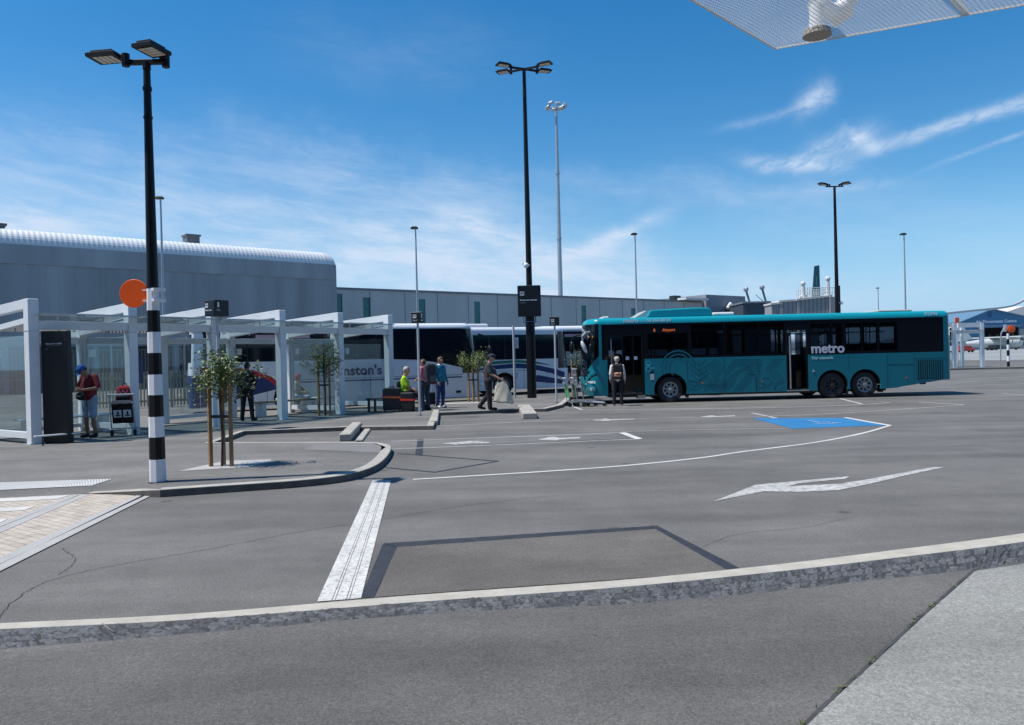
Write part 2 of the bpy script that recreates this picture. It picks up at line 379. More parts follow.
# flush kerb and stone strip: two surveyed edges
top = [(-260, 633), (-90, 629), (0, 624), (188, 614.5), (420, 595.5), (624, 580.5), (781, 564.6), (903, 549.5), (1024, 533.7), (1190, 508), (1400, 470)]
mid = [(-260, 642), (-90, 636), (0, 630), (188, 620.5), (420, 602.5), (624, 587.5), (781, 571.8), (903, 557.5), (1024, 542.3), (1190, 517), (1400, 479)]
low = [(-260, 668), (-90, 659), (0, 650), (157, 637.6), (420, 615), (624, 605), (767, 593), (862, 582), (976, 570), (1024, 562.5), (1400, 497)]
T_, M_, L_ = [smoothline([G(x, y, 0).xy.to_3d() for x, y in q], 8) for q in (top, mid, low)]
b = MB()
def strip(b, A, B, z, mi=0, z2=None):
    z2 = z if z2 is None else z2
    n = min(len(A), len(B))
    vs = [Vector((p.x, p.y, z)) for p in A[:n]]+[Vector((p.x, p.y, z2)) for p in B[:n]]
    b.add(vs, [(i, i+1, n+i+1, n+i) for i in range(n-1)], mi)
strip(b, T_, M_, .006)
struct(b.build('flush_kerb', BEAMC))
b = MB(); strip(b, M_, L_, .004); struct(b.build('mortar_bed', mat('mortar', (.09, .09, .09), .95, var=.2, vs=9)))
# near footpath on our side of the strip
near = [(p.x, p.y) for p in L_]+[(30, -12), (-30, -12)]
flat('near_footpath', near, .0045, ASPH2, xy=True)
# basalt setts, each an uneven block
def along(P, d):
    acc = 0
    for a, c in zip(P[:-1], P[1:]):
        l = (c-a).length
        if acc+l >= d: return a+(c-a)*((d-acc)/l)
        acc += l
    return P[-1]
def length(P): return sum((c-a).length for a, c in zip(P[:-1], P[1:]))
b = MB(); rnd = random.Random(3)
LM = length(M_); LL = length(L_)
NS, NV = 760, 9
joints = []; q_ = 0
while q_ < LM: joints.append(q_); q_ += rnd.uniform(.14, .5)
hh_ = {}; tone = {}
vs = []
for i in range(NS+1):
    d_ = LM*i/NS; A = along(M_, d_); B = along(L_, d_*LL/LM)
    for k in range(NV+1):
        v = k/NV; p = A.lerp(B, v); sk = d_+.06*(v-.5)*(1 if int(d_*3) % 2 else -1)
        jn = min(abs(sk-x) for x in joints) if i % 1 == 0 else 1
        cr = (sk/.105+(.5 if (k//3) % 2 else 0)+.12*math.sin(9*sk+k//3)); cell = (int(cr), k//3)
        if cell not in hh_: hh_[cell] = (rnd.uniform(0, .010), rnd.choice((0, 0, 1, 1, 2)))
        h = .009+hh_[cell][0]+rnd.uniform(-.003, .003)
        if jn < .006 or cr % 1 < .12 or (k % 3 == 0 and rnd.random() < .7): h = .005
        if k in (0, NV): h = .006
        tone[(i, k)] = 3 if h < .0061 and 0 < k < NV else hh_[cell][1]
        wob = (.012*math.sin(7*sk)+.008*math.sin(23*sk)+rnd.uniform(-.004, .004))*max(0, v-.6)*2
        vs.append((p.x+rnd.uniform(-.004, .004), p.y+wob+(rnd.uniform(-.004, .004) if 0 < k < NV else 0), h+(.0 if k < NV else -.003)))
o0 = len(b.v); b.v += [Vector(v) for v in vs]
for i in range(NS):
    for k in range(NV): b.f.append([i*(NV+1)+k, (i+1)*(NV+1)+k, (i+1)*(NV+1)+k+1, i*(NV+1)+k+1]); b.m.append(tone[(i, k)])
st_ = lambda n, c: mat(n, c, .85, var=.45, vs=30, bump=1.0, bs=70)
struct(b.build('stone_sett_strip', [st_('sett_dark', (.062, .065, .071)), st_('sett_mid', (.092, .096, .104)), st_('sett_light', (.10, .102, .106)), st_('sett_gap', (.035, .035, .036))]))
b = MB()
for x in joints[2:]:
    if rnd.random() < .16:
        A = along(M_, x); B = along(L_, (x+rnd.uniform(.02, .10))*LL/LM); m0 = rnd.uniform(0, .4); m1 = rnd.uniform(.6, 1); P = [A.lerp(B, m0+(m1-m0)*k/4)+Vector((rnd.uniform(-.006, .006), 0, 0)) for k in range(5)]
        b.ribbon([(p.x, p.y) for p in P], rnd.uniform(.006, .012), 0, f=lambda a, c, t: Vector((a, c, .0205)))
struct(b.build('mortar_joint', mat('mortar_light', (.19, .185, .175), .95, var=.3, vs=30)))
# exposed-aggregate slab, front right
flat('concrete_path', [(800, 731), (848, 686), (893, 645), (925, 615), (975, 571), (1024, 563.5), (1400, 500), (2200, 760), (1500, 1500)], .0085, CONC_AGG)
ed = [G(x, y, 0) for x, y in ((795, 735), (848, 685), (893, 643.5), (925, 613.5), (975, 570))]
b = MB(); P = smoothline(ed, 9)
P = [Vector((p.x+rnd.uniform(-.006, .006), p.y+rnd.uniform(-.005, .005), 0)) for p in P]
b.ribbon([(p.x, p.y) for p in P], .022, 0, f=lambda a, c, t: Vector((a, c, .0095))); struct(b.build('path_joint', SEAL2))
# weeds in the joint
b = MB()
for p in P:
    if rnd.random() < .35:
        for k in range(rnd.randint(3, 9)):
            a = rnd.uniform(0, 2*PI); l = rnd.uniform(.012, .03); q = Vector((p.x+rnd.uniform(-.02, .02), p.y+rnd.uniform(-.02, .02), .009))
            t = q+Vector((math.cos(a)*l, math.sin(a)*l, rnd.uniform(.008, .025))); s2 = Vector((-math.sin(a), math.cos(a), 0))*.004
            b.add([q, q.lerp(t, .5)+s2, t, q.lerp(t, .5)-s2], [(0, 1, 2, 3)])
struct(b.build('moss_tufts', mat('moss', (.10, .12, .03), .9, var=.4, vs=30)), 'stuff')
# white ribbed ramp strip
def quadpts(a, b_, c, d): return [a, b_, c, d]
zr = .0065
def lerp2(p, q, t): return (p[0]+(q[0]-p[0])*t, p[1]+(q[1]-p[1])*t)
A0, A1, B0, B1 = G(317, 601.5, zr), G(361, 598, zr), G(372.5, 480.5, zr), G(391, 480.2, zr)
b = MB(); b2 = MB()
for k, (u0, u1) in enumerate(((0, .33), (.345, .40), (.415, .66), (.675, .73), (.745, 1))):
    n = 14
    for i in range(n):
        t0, t1 = i/n, (i+1)/n
        L0 = A0.lerp(B0, t0); R0 = A1.lerp(B1, t0); L1 = A0.lerp(B0, t1); R1 = A1.lerp(B1, t1)
        b.add([L0.lerp(R0, u0), L0.lerp(R0, u1), L1.lerp(R1, u1), L1.lerp(R1, u0)], [(0, 1, 2, 3)])
struct(b.build('painted_guide_strip', WRIB))
# painted markings
b = MB(); f5 = lambda a, c, t: Vector((a, c, .005))
def mark(pts, w, sm=0, bb=None):
    P = [G(x, y, .005) for x, y in pts]
    if sm: P = smoothline(P, sm)
    (bb or b).ribbon([(p.x, p.y) for p in P], w, 0, f=f5)
mark([(413, 479.3), (480, 475.3), (542, 471.5), (624, 465.6), (700, 457.8), (743, 451.5), (814, 442.5), (862, 433.3), (890, 425.3)], .085, 4)
mark([(890, 425.3), (868, 421.6), (845, 417.4)], .13)
mark([(622, 432.5), (639, 438.8)], .16)
struct(b.build('road_line', WLINE))
b = MB()
mark([(392, 449), (470, 446), (560, 442.3), (640, 438.9)], .075, 3)
mark([(391, 441.3), (470, 438.2), (560, 435), (622, 432.4)], .075, 3)
mark([(622, 431.6), (700, 429.6), (790, 428.2)], .06)
mark([(438, 426), (560, 420.5), (700, 417.4), (752, 416.8), (850, 412.5), (964, 404.8)], .07, 3)
mark([(438, 421.5), (520, 419)], .06)
mark([(582, 409.8), (680, 408.8), (790, 407.2), (860, 404.5), (890, 402.5)], .10, 3)
mark([(566, 402.3), (571, 405.5), (582, 409.8)], .12, 3)
mark([(752, 412.8), (776, 418)], .12); mark([(840, 398.5), (862, 404)], .12); mark([(919, 402), (964, 404.6)], .12)
mark([(640, 413.5), (760, 411.5)], .05)
mark([(952, 397.5), (1010, 396)], .07); mark([(960, 386), (1024, 383.5)], .1); mark([(955, 379.5), (1024, 376.5)], .1); mark([(950, 391.5), (990, 391), (1100, 388)], .08); mark([(1003, 393.4), (1045, 396.4)], .1)
mark([(952, 372), (1030, 371)], .12)
struct(b.build('bay_line', WLINE2))
b = MB()
def arrow(pts, z=.005, bb=None): (bb or b).plate([tuple(G(x, y, z).xy) for x, y in pts], 0, f=f5)
# curved turning arrow
arrow([(713, 501.3), (756, 484.6), (850, 476.2), (845, 478.6), (800, 483.2), (786, 486.4), (815, 484.8), (838, 483.8), (866, 479.5), (902, 472.8), (933, 467.0), (944, 467.2), (905, 475.5), (868, 484.2), (838, 490), (800, 491.8), (764, 491.2)])
arrow([(441, 443.2), (456, 442.3), (470, 440.7), (489, 441.2), (468, 442.2), (490, 441.9), (489, 442.8), (466, 443.6), (455, 444.6)])
arrow([(537, 439.4), (553, 436.6), (560, 437.9), (580, 436.9), (580, 438.2), (560, 439.3), (556, 440.2)])
arrow([(592, 420.3), (606, 418.4), (610, 419.4), (634, 418.6), (634, 419.4), (611, 420.3), (608, 420.9)])
arrow([(700, 416.9), (712, 415.2), (716, 416.1), (735, 415.4), (735, 416.1), (717, 416.9), (714, 417.4)])
struct(b.build('road_arrow', paint('arrow_paint', (.50, .49, .47), (.17, .165, .16), .85, 10)))
# painted accessible bay
flat('blue_bay', [(752, 418.2), (843, 417.8), (889, 425.2), (793, 428.6)], .0045, BLUEP)
b = MB()
c = G(822, 422.6, 0)
def wc(a, d, t): return Vector((c.x+a*.75, c.y+d*.75, .0085))
b.ribbon([(.32*math.cos(t)+.0, .32*math.sin(t)-.1) for t in [math.radians(x) for x in range(200, 400, 20)]], .08, 0, f=wc)
b.ribbon([(-.1, .55), (-.05, .1), (.25, .1), (.38, -.3), (.5, -.3)], .08, 0, f=wc); b.plate([(-.1+.09*math.cos(t*PI/4), .72+.09*math.sin(t*PI/4)) for t in range(8)], 0, f=wc)
struct(b.build('wheelchair_symbol', paint('faded_white', (.45, .55, .7), (.06, .25, .62), .8, 9)))
flat('asphalt_patch', [(397, 546), (655, 528), (733, 571), (375, 597)], .0042, asphalt('asphalt_patch_brown', (.118, .108, .098), (.132, .120, .108), agg=.4, patch=.25))
flat('asphalt_patch', [(470, 438.6), (612, 433), (630, 438.4), (480, 444.6)], .0038, asphalt('asphalt_patch_pale', (.15, .147, .14), (.16, .156, .15), agg=.4))
# bitumen seals over old detector loops
b = MB()
def seal(pts, z=.0048, w=None):
    if w: P = [G(x, y, z) for x, y in pts]; b.ribbon([(p.x, p.y) for p in P], w, 0, f=lambda a, c, t: Vector((a, c, z)))
    else: b.plate([tuple(G(x, y, z).xy) for x, y in pts], 0, f=lambda a, c, t: Vector((a, c, z)))
seal([(360, 598), (374, 597), (397, 547.3), (383, 543.5)])
seal([(383.5, 543.2), (655, 525.6), (659, 528.5), (397, 547)], .0052)
seal([(650, 525.6), (657, 525.4), (745, 570.8), (731, 572)], .0056)
seal([(418, 439), (423.5, 439), (422.5, 454.5), (415, 454.8)])
seal([(419, 455), (498, 461)], .005, .06); seal([(498, 461), (435, 472), (384, 467.3)], .0054, .06); seal([(398, 453.5), (420, 455)], .005, .05)
struct(b.build('bitumen_seal', SEAL))
b = MB()
for pts, w in (([(-10, 628), (15, 600), (50, 581), (110, 566.5), (210, 549), (300, 532), (370, 521.5), (470, 505), (560, 495)], .007), ([(700, 548), (740, 534), (800, 528), (850, 518)], .004), ([(60, 575), (75, 560), (62, 548)], .006)):
    P = smoothline([G(x, y, 0) for x, y in pts], 16); P = [Vector((p.x+rnd.uniform(-.012, .012), p.y+rnd.uniform(-.012, .012), 0)) for p in P]
    b.ribbon([(p.x, p.y) for p in P], w, 0, f=lambda a, c, t: Vector((a, c, .0042)))
struct(b.build('asphalt_crack', SEAL2))
# ---- brick crossing on the left
BRK, t_, bs_ = nt('crossing_brick')
tc = t_.nodes.new('ShaderNodeTexCoord'); mp = t_.nodes.new('ShaderNodeMapping'); mp.inputs['Rotation'].default_value = (0, 0, .62); br = t_.nodes.new('ShaderNodeTexBrick')
br.inputs['Color1'].default_value = (.40, .345, .285, 1); br.inputs['Color2'].default_value = (.46, .405, .345, 1); br.inputs['Mortar'].default_value = (.14, .13, .115, 1)
br.inputs['Scale'].default_value = 1; br.inputs['Brick Width'].default_value = .2; br.inputs['Row Height'].default_value = .1; br.inputs['Mortar Size'].default_value = .004; br.inputs['Bias'].default_value = 0
t_.links.new(tc.outputs['Object'], mp.inputs[0]); t_.links.new(mp.outputs[0], br.inputs['Vector'])
nz = t_.nodes.new('ShaderNodeTexNoise'); nz.inputs['Scale'].default_value = 5; nz.inputs['Detail'].default_value = 8; t_.links.new(tc.outputs['Object'], nz.inputs['Vector'])
mr_ = t_.nodes.new('ShaderNodeMapRange'); mr_.inputs[1].default_value = .3; mr_.inputs[2].default_value = .7; mr_.inputs[3].default_value = .8; mr_.inputs[4].default_value = 1.15; t_.links.new(nz.outputs['Fac'], mr_.inputs[0])
vm = t_.nodes.new('ShaderNodeVectorMath'); vm.operation = 'SCALE'; t_.links.new(br.outputs['Color'], vm.inputs[0]); t_.links.new(mr_.outputs[0], vm.inputs['Scale']); t_.links.new(vm.outputs[0], bs_.inputs['Base Color']); bs_.inputs['Roughness'].default_value = .85
c1, c2, c3 = (76, 494.6), (152, 494.3), (0, 571)
def ext(p, q, t): return (q[0]+(q[0]-p[0])*t, q[1]+(q[1]-p[1])*t)
def gx(p, q, s, z):   # beyond the frame: extend on the ground
    P_, Q_ = G(*p, z), G(*q, z); return tuple((Q_+(Q_-P_)*s).xy)
zc = .007
o1 = gx((152, 494.3), (0, 571), .8, zc); 
flat('brick_crossing', [tuple(G(138, 494.4, zc).xy), tuple(G(0, 560, zc).xy), gx((138, 494.4), (0, 560), .9, zc), (-14, 3.2), (-22, 9), tuple(G(-200, 508, zc).xy), tuple(G(0, 498, zc).xy), tuple(G(80, 494.2, zc).xy)], zc, BRK, xy=True)
b = MB()
def bar(p, q, w, z=.0105, e=0.):
    P_, Q_ = G(*p, z), G(*q, z); Q_ = Q_+(Q_-P_)*e; b.ribbon([tuple(P_.xy), tuple(Q_.xy)], w, 0, f=lambda a, c, t: Vector((a, c, z)))
bar((143, 494.4), (0, 560.5), .13, e=.9); bar((149, 494.3), (0, 567.5), .13, e=.9); bar((84, 494.6), (0, 530), .14, e=.9); bar((77, 494.6), (0, 525), .10, e=.9)
struct(b.build('crossing_border', PADC))
b = MB()
for q in ([(0, 498.6), (70, 494.9), (57, 498.8), (-40, 503.5), (-60, 501)], [(-30, 509.5), (35, 506), (24, 510.2), (-30, 513.5)], [(-30, 520), (8, 518.6), (-6, 525.5), (-30, 527)]):
    b.plate([tuple(G(x, y, .011).xy) for x, y in q], 0, f=lambda a, c, t: Vector((a, c, .011)))
struct(b.build('crossing_stripe', WLINE))
# ---- raised footpath with kerb
KZ = .10
outer = [(160, 490), (240, 484.6), (300, 480.3), (345, 475), (370, 468), (383, 460.5), (390.5, 451), (390, 445.3), (378, 442.4), (340, 441.8), (213, 442.4), (244.5, 431), (352, 426.8), (433.6, 425.8), (438, 412.6), (518, 409.2), (546, 408.6), (562, 404.8), (568, 400.5), (570.5, 396.8)]
# ring corner smoothing only for the round nose
nose = smoothline([G(x, y, KZ) for x, y in outer[:9]], 5)
rest_ = [G(x, y, KZ) for x, y in outer[9:]]
edge = nose+rest_
far = [Vector((3.4, 32.2, KZ)), Vector((-1.2, 30.3, KZ)), Vector((-11.6, 26.0, KZ)), Vector((-30, 18.3, KZ)), Vector((-40, 14, KZ))]
ramp_in = [G(-300, 483, KZ), G(0, 469, KZ), G(135, 463, KZ)]
b = MB().plate([(p.x, p.y) for p in edge+far+ramp_in], 0, f=lambda a, c, t: Vector((a, c, KZ)))
struct(b.build('raised_footpath', ASPH3))
b = MB(); r0 = [G(-300, 514.5, .004), G(0, 498.3, .004), G(90, 493.5, .004), G(160, 490, KZ)]; r1 = ramp_in+[G(160, 490, KZ)]
for i in range(3): b.add([r0[i], r0[i+1], r1[i+1], r1[i]], [(0, 1, 2, 3)])
struct(b.build('kerb_ramp', ASPH3))
def kerb(pts, w=.19, proud=.004, name='kerb', h0=None):
    P = [Vector((p.x, p.y)) for p in pts]; n = len(P); b = MB(); In = []
    for i in range(n):
        d = (P[min(i+1, n-1)]-P[max(i-1, 0)]).normalized(); nn = Vector((-d.y, d.x)); In.append(P[i]+nn*w)
    hs = [KZ+proud]*n if h0 is None else h0
    for i in range(n-1):
        a, c, d, e = P[i], P[i+1], In[i+1], In[i]; h, k = hs[i], hs[i+1]
        ch = .015
        da = (e-a).normalized()*ch; dc = (d-c).normalized()*ch
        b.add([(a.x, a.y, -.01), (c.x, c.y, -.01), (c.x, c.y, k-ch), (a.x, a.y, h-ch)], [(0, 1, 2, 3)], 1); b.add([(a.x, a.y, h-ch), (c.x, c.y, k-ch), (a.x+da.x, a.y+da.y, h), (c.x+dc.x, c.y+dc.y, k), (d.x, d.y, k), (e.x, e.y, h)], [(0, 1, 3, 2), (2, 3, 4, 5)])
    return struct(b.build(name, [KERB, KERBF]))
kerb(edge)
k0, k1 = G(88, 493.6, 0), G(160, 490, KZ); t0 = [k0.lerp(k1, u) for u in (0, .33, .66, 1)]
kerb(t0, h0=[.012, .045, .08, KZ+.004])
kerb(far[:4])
# lighter footpath panel at the nose
flat('footpath_patch', [(318, 443.2), (376, 443.4), (386, 447), (378, 452.5), (303, 449.5)], KZ+.004, mat('grey_patch', (.17, .165, .16), .9, var=.08, bump=.2))
flat('tree_surround', [(178, 471), (226, 460.6), (272, 459.4), (268, 463), (247, 467)], KZ+.006, PADC)
# stopper kerbs at the coach bays: real blocks
def block(name, p, q, w, h, label, z=0.0, mats=KERB):
    P_, Q_ = G(*p, z), G(*q, z); d = (Q_-P_); L = d.length; a = math.atan2(d.y, d.x)
    t = MB(); n = 3
    for k in range(n): t.box(L*k/n+.006, L*(k+1)/n-.006, -w/2, w/2, z, z+h+(.004*(k % 2)))
    o = t.build(name, mats, None, bevel=.02); o.location = (P_.x, P_.y, 0); o.rotation_euler = (0, 0, a); tag(o, label, 'kerb block', 'concrete kerb blocks at the ends of the coach bays'); return o
block('kerb_block', (345, 441.5), (357, 428.5), .26, .17, 'thick pale concrete kerb block at the end of the bay beside the planted kerb nose')
block('kerb_block', (359, 441.8), (368, 430), .16, .05, 'low flush concrete kerb strip beside the thick block at the kerb nose')
block('kerb_block', (530, 419), (524, 409.6), .42, .17, 'rough white concrete block on the road at the right end of the far coach bay')
block('kerb_block', (434, 425.6), (436.5, 412.8), .2, .135, 'short pale concrete kerb block where the far coach bay steps back', mats=KERB)
# tactile paving: rows of studs
b = MB(); 
def on_ramp(x, y):
    z = .03
    o0, o1, i0, i1 = r0[1], r0[2], ramp_in[1], ramp_in[2]
    for _ in range(30):
        p = G(x, y, z); lo = o0.y+(o1.y-o0.y)*(p.x-o0.x)/(o1.x-o0.x); hi = i0.y+(i1.y-i0.y)*(p.x-i0.x)/(i1.x-i0.x)
        z = .5*z+.5*(.004+(KZ-.004)*max(0, min(1, (p.y-lo)/(hi-lo)))+.006)
    return G(x, y, z)
a0, a1, bq0, bq1 = on_ramp(-60, 484.5), on_ramp(113, 478.8), on_ramp(-60, 493), on_ramp(92, 485.5)
b.add([a0, a1, bq1, bq0], [(0, 1, 2, 3)], 0)
for i in range(56):
    for j in range(7):
        u = (i+.5)/56; v = (j+.5)/7; p = a0.lerp(a1, u).lerp(bq0.lerp(bq1, u), v)
        b.tube(p, p+Vector((0, 0, .006)), .020, .014, 7, 1)
struct(b.build('tactile_paving', [mat('tactile_base', (.17, .17, .17), .8, var=.08), mat('tactile_stud', (.75, .75, .73), .7)]))
# distant footpath on the right with kerb, and airfield apron
b = MB(); rk = [G(946, 370.3, 0), G(985, 369.4, 0), G(1024, 368.6, 0), G(1300, 362, 0)]
P = [tuple(p.xy) for p in rk]; P2 = [(p[0]+.5, p[1]+5.5) for p in P]
b.plate(P+P2[::-1], .13); struct(b.build('far_footpath', ASPH3))
flat('airfield_apron', [(60, 95), (900, 80), (1500, 700), (60, 700)], .006, mat('apron_concrete', (.26, .27, .265), .9, var=.12, vs=.03), xy=True)
b = MB()
for x, y, x2, y2 in ((955, 357, 1040, 354), (955, 362, 1030, 360), (980, 352.6, 1060, 351)):
    p, q = G(x, y, .02), G(x2, y2, .02); b.ribbon([tuple(p.xy), tuple(q.xy)], .5, 0, f=lambda a, c, t: Vector((a, c, .02)))
struct(b.build('apron_line', mat('apron_joint', (.12, .12, .12), .9)))
# far hills, distance haze put into their blue colour
b = MB(); n = 90; vs = []; fs = []
for i in range(n):
    a = -1.2+2.4*i/(n-1); h = 60+150*abs(math.sin(i*.37)+.5*math.sin(i*.93+1))+60*math.sin(i*.11)**2; r = 8500
    vs += [(r*math.sin(a), r*math.cos(a), -5), (r*1.05*math.sin(a), r*1.05*math.cos(a), max(20, h)), (r*1.25*math.sin(a), r*1.25*math.cos(a), -5)]
for i in range(n-1): fs += [(3*i, 3*i+3, 3*i+4, 3*i+1), (3*i+1, 3*i+4, 3*i+5, 3*i+2)]
b.add(vs, fs); struct(b.build('hills', mat('hill_haze_blue', (.10, .14, .20), .95, var=.2, vs=.002), smooth=True))
# ================================================================ BUILDINGS
RIB = mat('zinc_cladding', (.34, .355, .365), .55, .0, var=.22, vs=.55, dirt=.25, st=(1, 1, .06))
RIBR = mat('zinc_roof', (.72, .73, .73), .45, .1, var=.05, vs=.3)
PANEL = mat('pale_panel', (.56, .555, .525), .75, var=.10, vs=.4, dirt=.12, st=(1, 1, .1))
PANELT = mat('panel_trim', (.20, .23, .25), .6)
TGL = mat('green_window_glass', (.012, .17, .16), .2, var=.25)
DARKW = mat('dark_opening', (.02, .024, .03), .4, var=.4, vs=.4)
# grey hangar with rounded eaves: profile swept along its front, corrugated
def hangar():
    pR = D(337, 300, 74.0); pL = D(0, 300, 56.5)
    d = Vector((pR.x-pL.x, pR.y-pL.y, 0)).normalized(); pL = pL-d*30; L = (Vector((pR.x, pR.y, 0))-Vector((pL.x, pL.y, 0))).length
    t = thing('curved_roof_hangar', 'large grey corrugated building with rounded silvery eave at the left', 'building', (pL.x, pL.y, 0), math.atan2(d.y, d.x))
    H = 12.35; r = 1.25
    step = .38; n = int(L/step)
    def sweep(prof, amp, x0, x1, name, m, st=step):
        b = MB(); k = int((x1-x0)/st)*2; vs = []; fs = []; np_ = len(prof)
        for i in range(k+1):
            x = x0+(x1-x0)*i/k; o = amp*(1 if i % 2 else -1)
            for j, (y, z) in enumerate(prof):
                # outward normal approx
                a = prof[max(j-1, 0)]; c = prof[min(j+1, np_-1)]; dy_, dz_ = c[0]-a[0], c[1]-a[1]; l = math.hypot(dy_, dz_) or 1
                vs.append((x, y-dz_/l*o, z+dy_/l*o))
        for i in range(k):
            for j in range(np_-1): fs.append((i*np_+j, (i+1)*np_+j, (i+1)*np_+j+1, i*np_+j+1))
        b.add(vs, fs); return b.build(name, m, t)
    arc = [(r-r*math.cos(a), H-r+r*math.sin(a)) for a in [PI/2*k/9 for k in range(10)]]
    sweep([(0, 3.6), (0, H-r-1.3)], .014, 0, L-.25, 'wall', RIB, .44)
    sweep([(-.06, H-r-1.45), (-.06, H-r)], .02, 0, L-.25, 'upper_wall', mat('zinc_upper', (.37, .385, .395), .55, .0, var=.18, vs=.5, dirt=.2, st=(1, 1, .06)), 1.4)
    sweep(arc+[(30, H-.6)], .012, 0, L-.9, 'roof', RIBR, .36)
    # rounded hip at the right hand end
    b = MB(); m = 8; vs = []; fs = []
    for i in range(m+1):
        a = PI/2*i/m
        for (y, z) in arc+[(30, H-.6)]: 
            q = (H-z) if z < H else 0
            vs.append((L-.9+.9*math.sin(a), y, z-(1-math.cos(a))*.55*(1 if z > H-r+.1 else 0)))
    w = len(arc)+1
    for i in range(m):
        for j in range(w-1): fs.append((i*w+j, (i+1)*w+j, (i+1)*w+j+1, i*w+j+1))
    b.add(vs, fs); b.build('roof_end', RIBR, t, smooth=True)
    b = MB(); b.plate([(0, 0), (30, 0), (30, H-.8)]+[(y, z-.5) for y, z in arc[::-1]], .3, f=lambda a, c, q: Vector((L-.3+q, a, c))); b.build('end_wall', RIB, t)
    b = MB().box(0, L, .4, .8, 0, 3.65); b.build('lower_wall', DARKW, t)
    b = MB()
    for k in range(int(L/6)): b.box(k*6, k*6+.4, -.1, .4, 0, 3.6)
    b.box(0, L, -.15, .4, 3.45, 3.6); b.build('base_frame', PANELT, t)
    # roof vent boxes
    R_ = t.matrix_basis if False else None
    return t, d, L
hg, hd, hL = hangar()
def along_hangar(px):
    o = hg.location; dd = ray(px, 300); # intersect in plan
    # o + s*hd = k*dd
    det = hd.x*(-dd.y)+dd.x*hd.y; s_ = ((-o.x)*(-dd.y)-(-dd.x)*(-o.y))/det; return s_
sv = along_hangar(208)
b = MB().box(sv-.6, sv+.5, 3.2, 4.4, 11.2, 13.3); b.box(sv-.7, sv+.6, 3.1, 4.5, 13.3, 13.45); b.build('roof_vent', mat('vent_grey', (.10, .115, .13), .6), hg)
sv = along_hangar(3)
b = MB().box(sv-2, sv+.6, 3, 5, 12.2, 12.9); b.box(sv-2.2, sv+.75, 2.9, 5.1, 12.9, 13.05); b.build('roof_vent', mat('vent_grey_dark', (.06, .07, .08), .6), hg)
# long pale terminal with slim green windows
def terminal():
    a = D(333, 286, 80.0); c = D(742, 300, 121.0)
    d = Vector((c.x-a.x, c.y-a.y, 0)); L = d.length; d.normalize(); a = a-d*3; L += 3
    t = thing('terminal_building', 'long pale grey panelled building with slim green windows behind the coaches', 'building', (a.x, a.y, 0), math.atan2(d.y, d.x))
    H = 9.35
    def s_at(px):
        dd = ray(px, 300); o = a; det = d.x*(-dd.y)+dd.x*d.y; return ((-o.x)*(-dd.y)-(-dd.x)*(-o.y))/det
    holes = []
    wins = [(338.5, 5.5, 8.9), (366.5, 5.6, 8.6), (422, 5.6, 8.6), (477, 5.6, 8.5), (583.5, 5.2, 8.4), (633, 5.4, 8.2)]
    for px, z0, z1 in wins:
        s_ = s_at(px); holes.append([(s_-.42, z0), (s_+.42, z0), (s_+.42, z1), (s_-.42, z1)])
    b = MB().plate([(0, 0), (L-9.5, 0), (L-9.5, H), (0, H)], .35, holes, f=lambda u, v, q: Vector((u, q, v))); b.build('wall', PANEL, t)
    for h in holes:
        f_ = MB().plate([(h[0][0]+.002, h[0][1]+.002), (h[1][0]-.002, h[1][1]+.002), (h[2][0]-.002, h[2][1]-.002), (h[3][0]+.002, h[3][1]-.002)], .08, f=lambda u, v, q: Vector((u, .12+q, v))); w = f_.build('window', TGL, t)
    b = MB()
    x = 3.0
    while x < L-10:
        b.box(x-.03, x+.03, -.03, .0, 0, H-.05); x += 4.2
    b.build('panel_joint', PANELT, t)
    MB().box(-.1, L-9.4, -.12, 18, H, H+.22).build('roof', PANELT, t)
    MB().box(L-9.45, L, -.6, 12, 0, H+1.15).build('end_block', mat('end_block', (.25, .26, .28), .8, var=.05), t)
    b = MB().box(L-7.2, L-2.6, -1.5, -.6, H-1.8, H-1.5); b.box(L-6.9, L-6.5, -1.4, -.6, H-4, H-1.8); b.box(L-3.1, L-2.7, -1.4, -.6, H-4, H-1.8); b.build('window_hood', PANELT, t)
    b = MB().tube((L-5.2, -1.2, H-.9), (L-4.4, -1.2, H-.1), .28, .28, 10); b.tube((L-5, -1.2, H-.7), (L-5, -.6, H-.9), .08); b.build('duct', mat('duct_white', (.6, .6, .6), .5), t)
    MB().box(L-15, L-10, -1.5, 0.1, H+.22, H+.5).build('canopy', mat('canopy_white', (.75, .76, .75), .5), t)
    s_ = s_at(683); MB().box(s_-.7, s_+.7, 1, 2, H+.2, H+1.0).build('roof_vent', DARKW, t)
    return t
terminal()
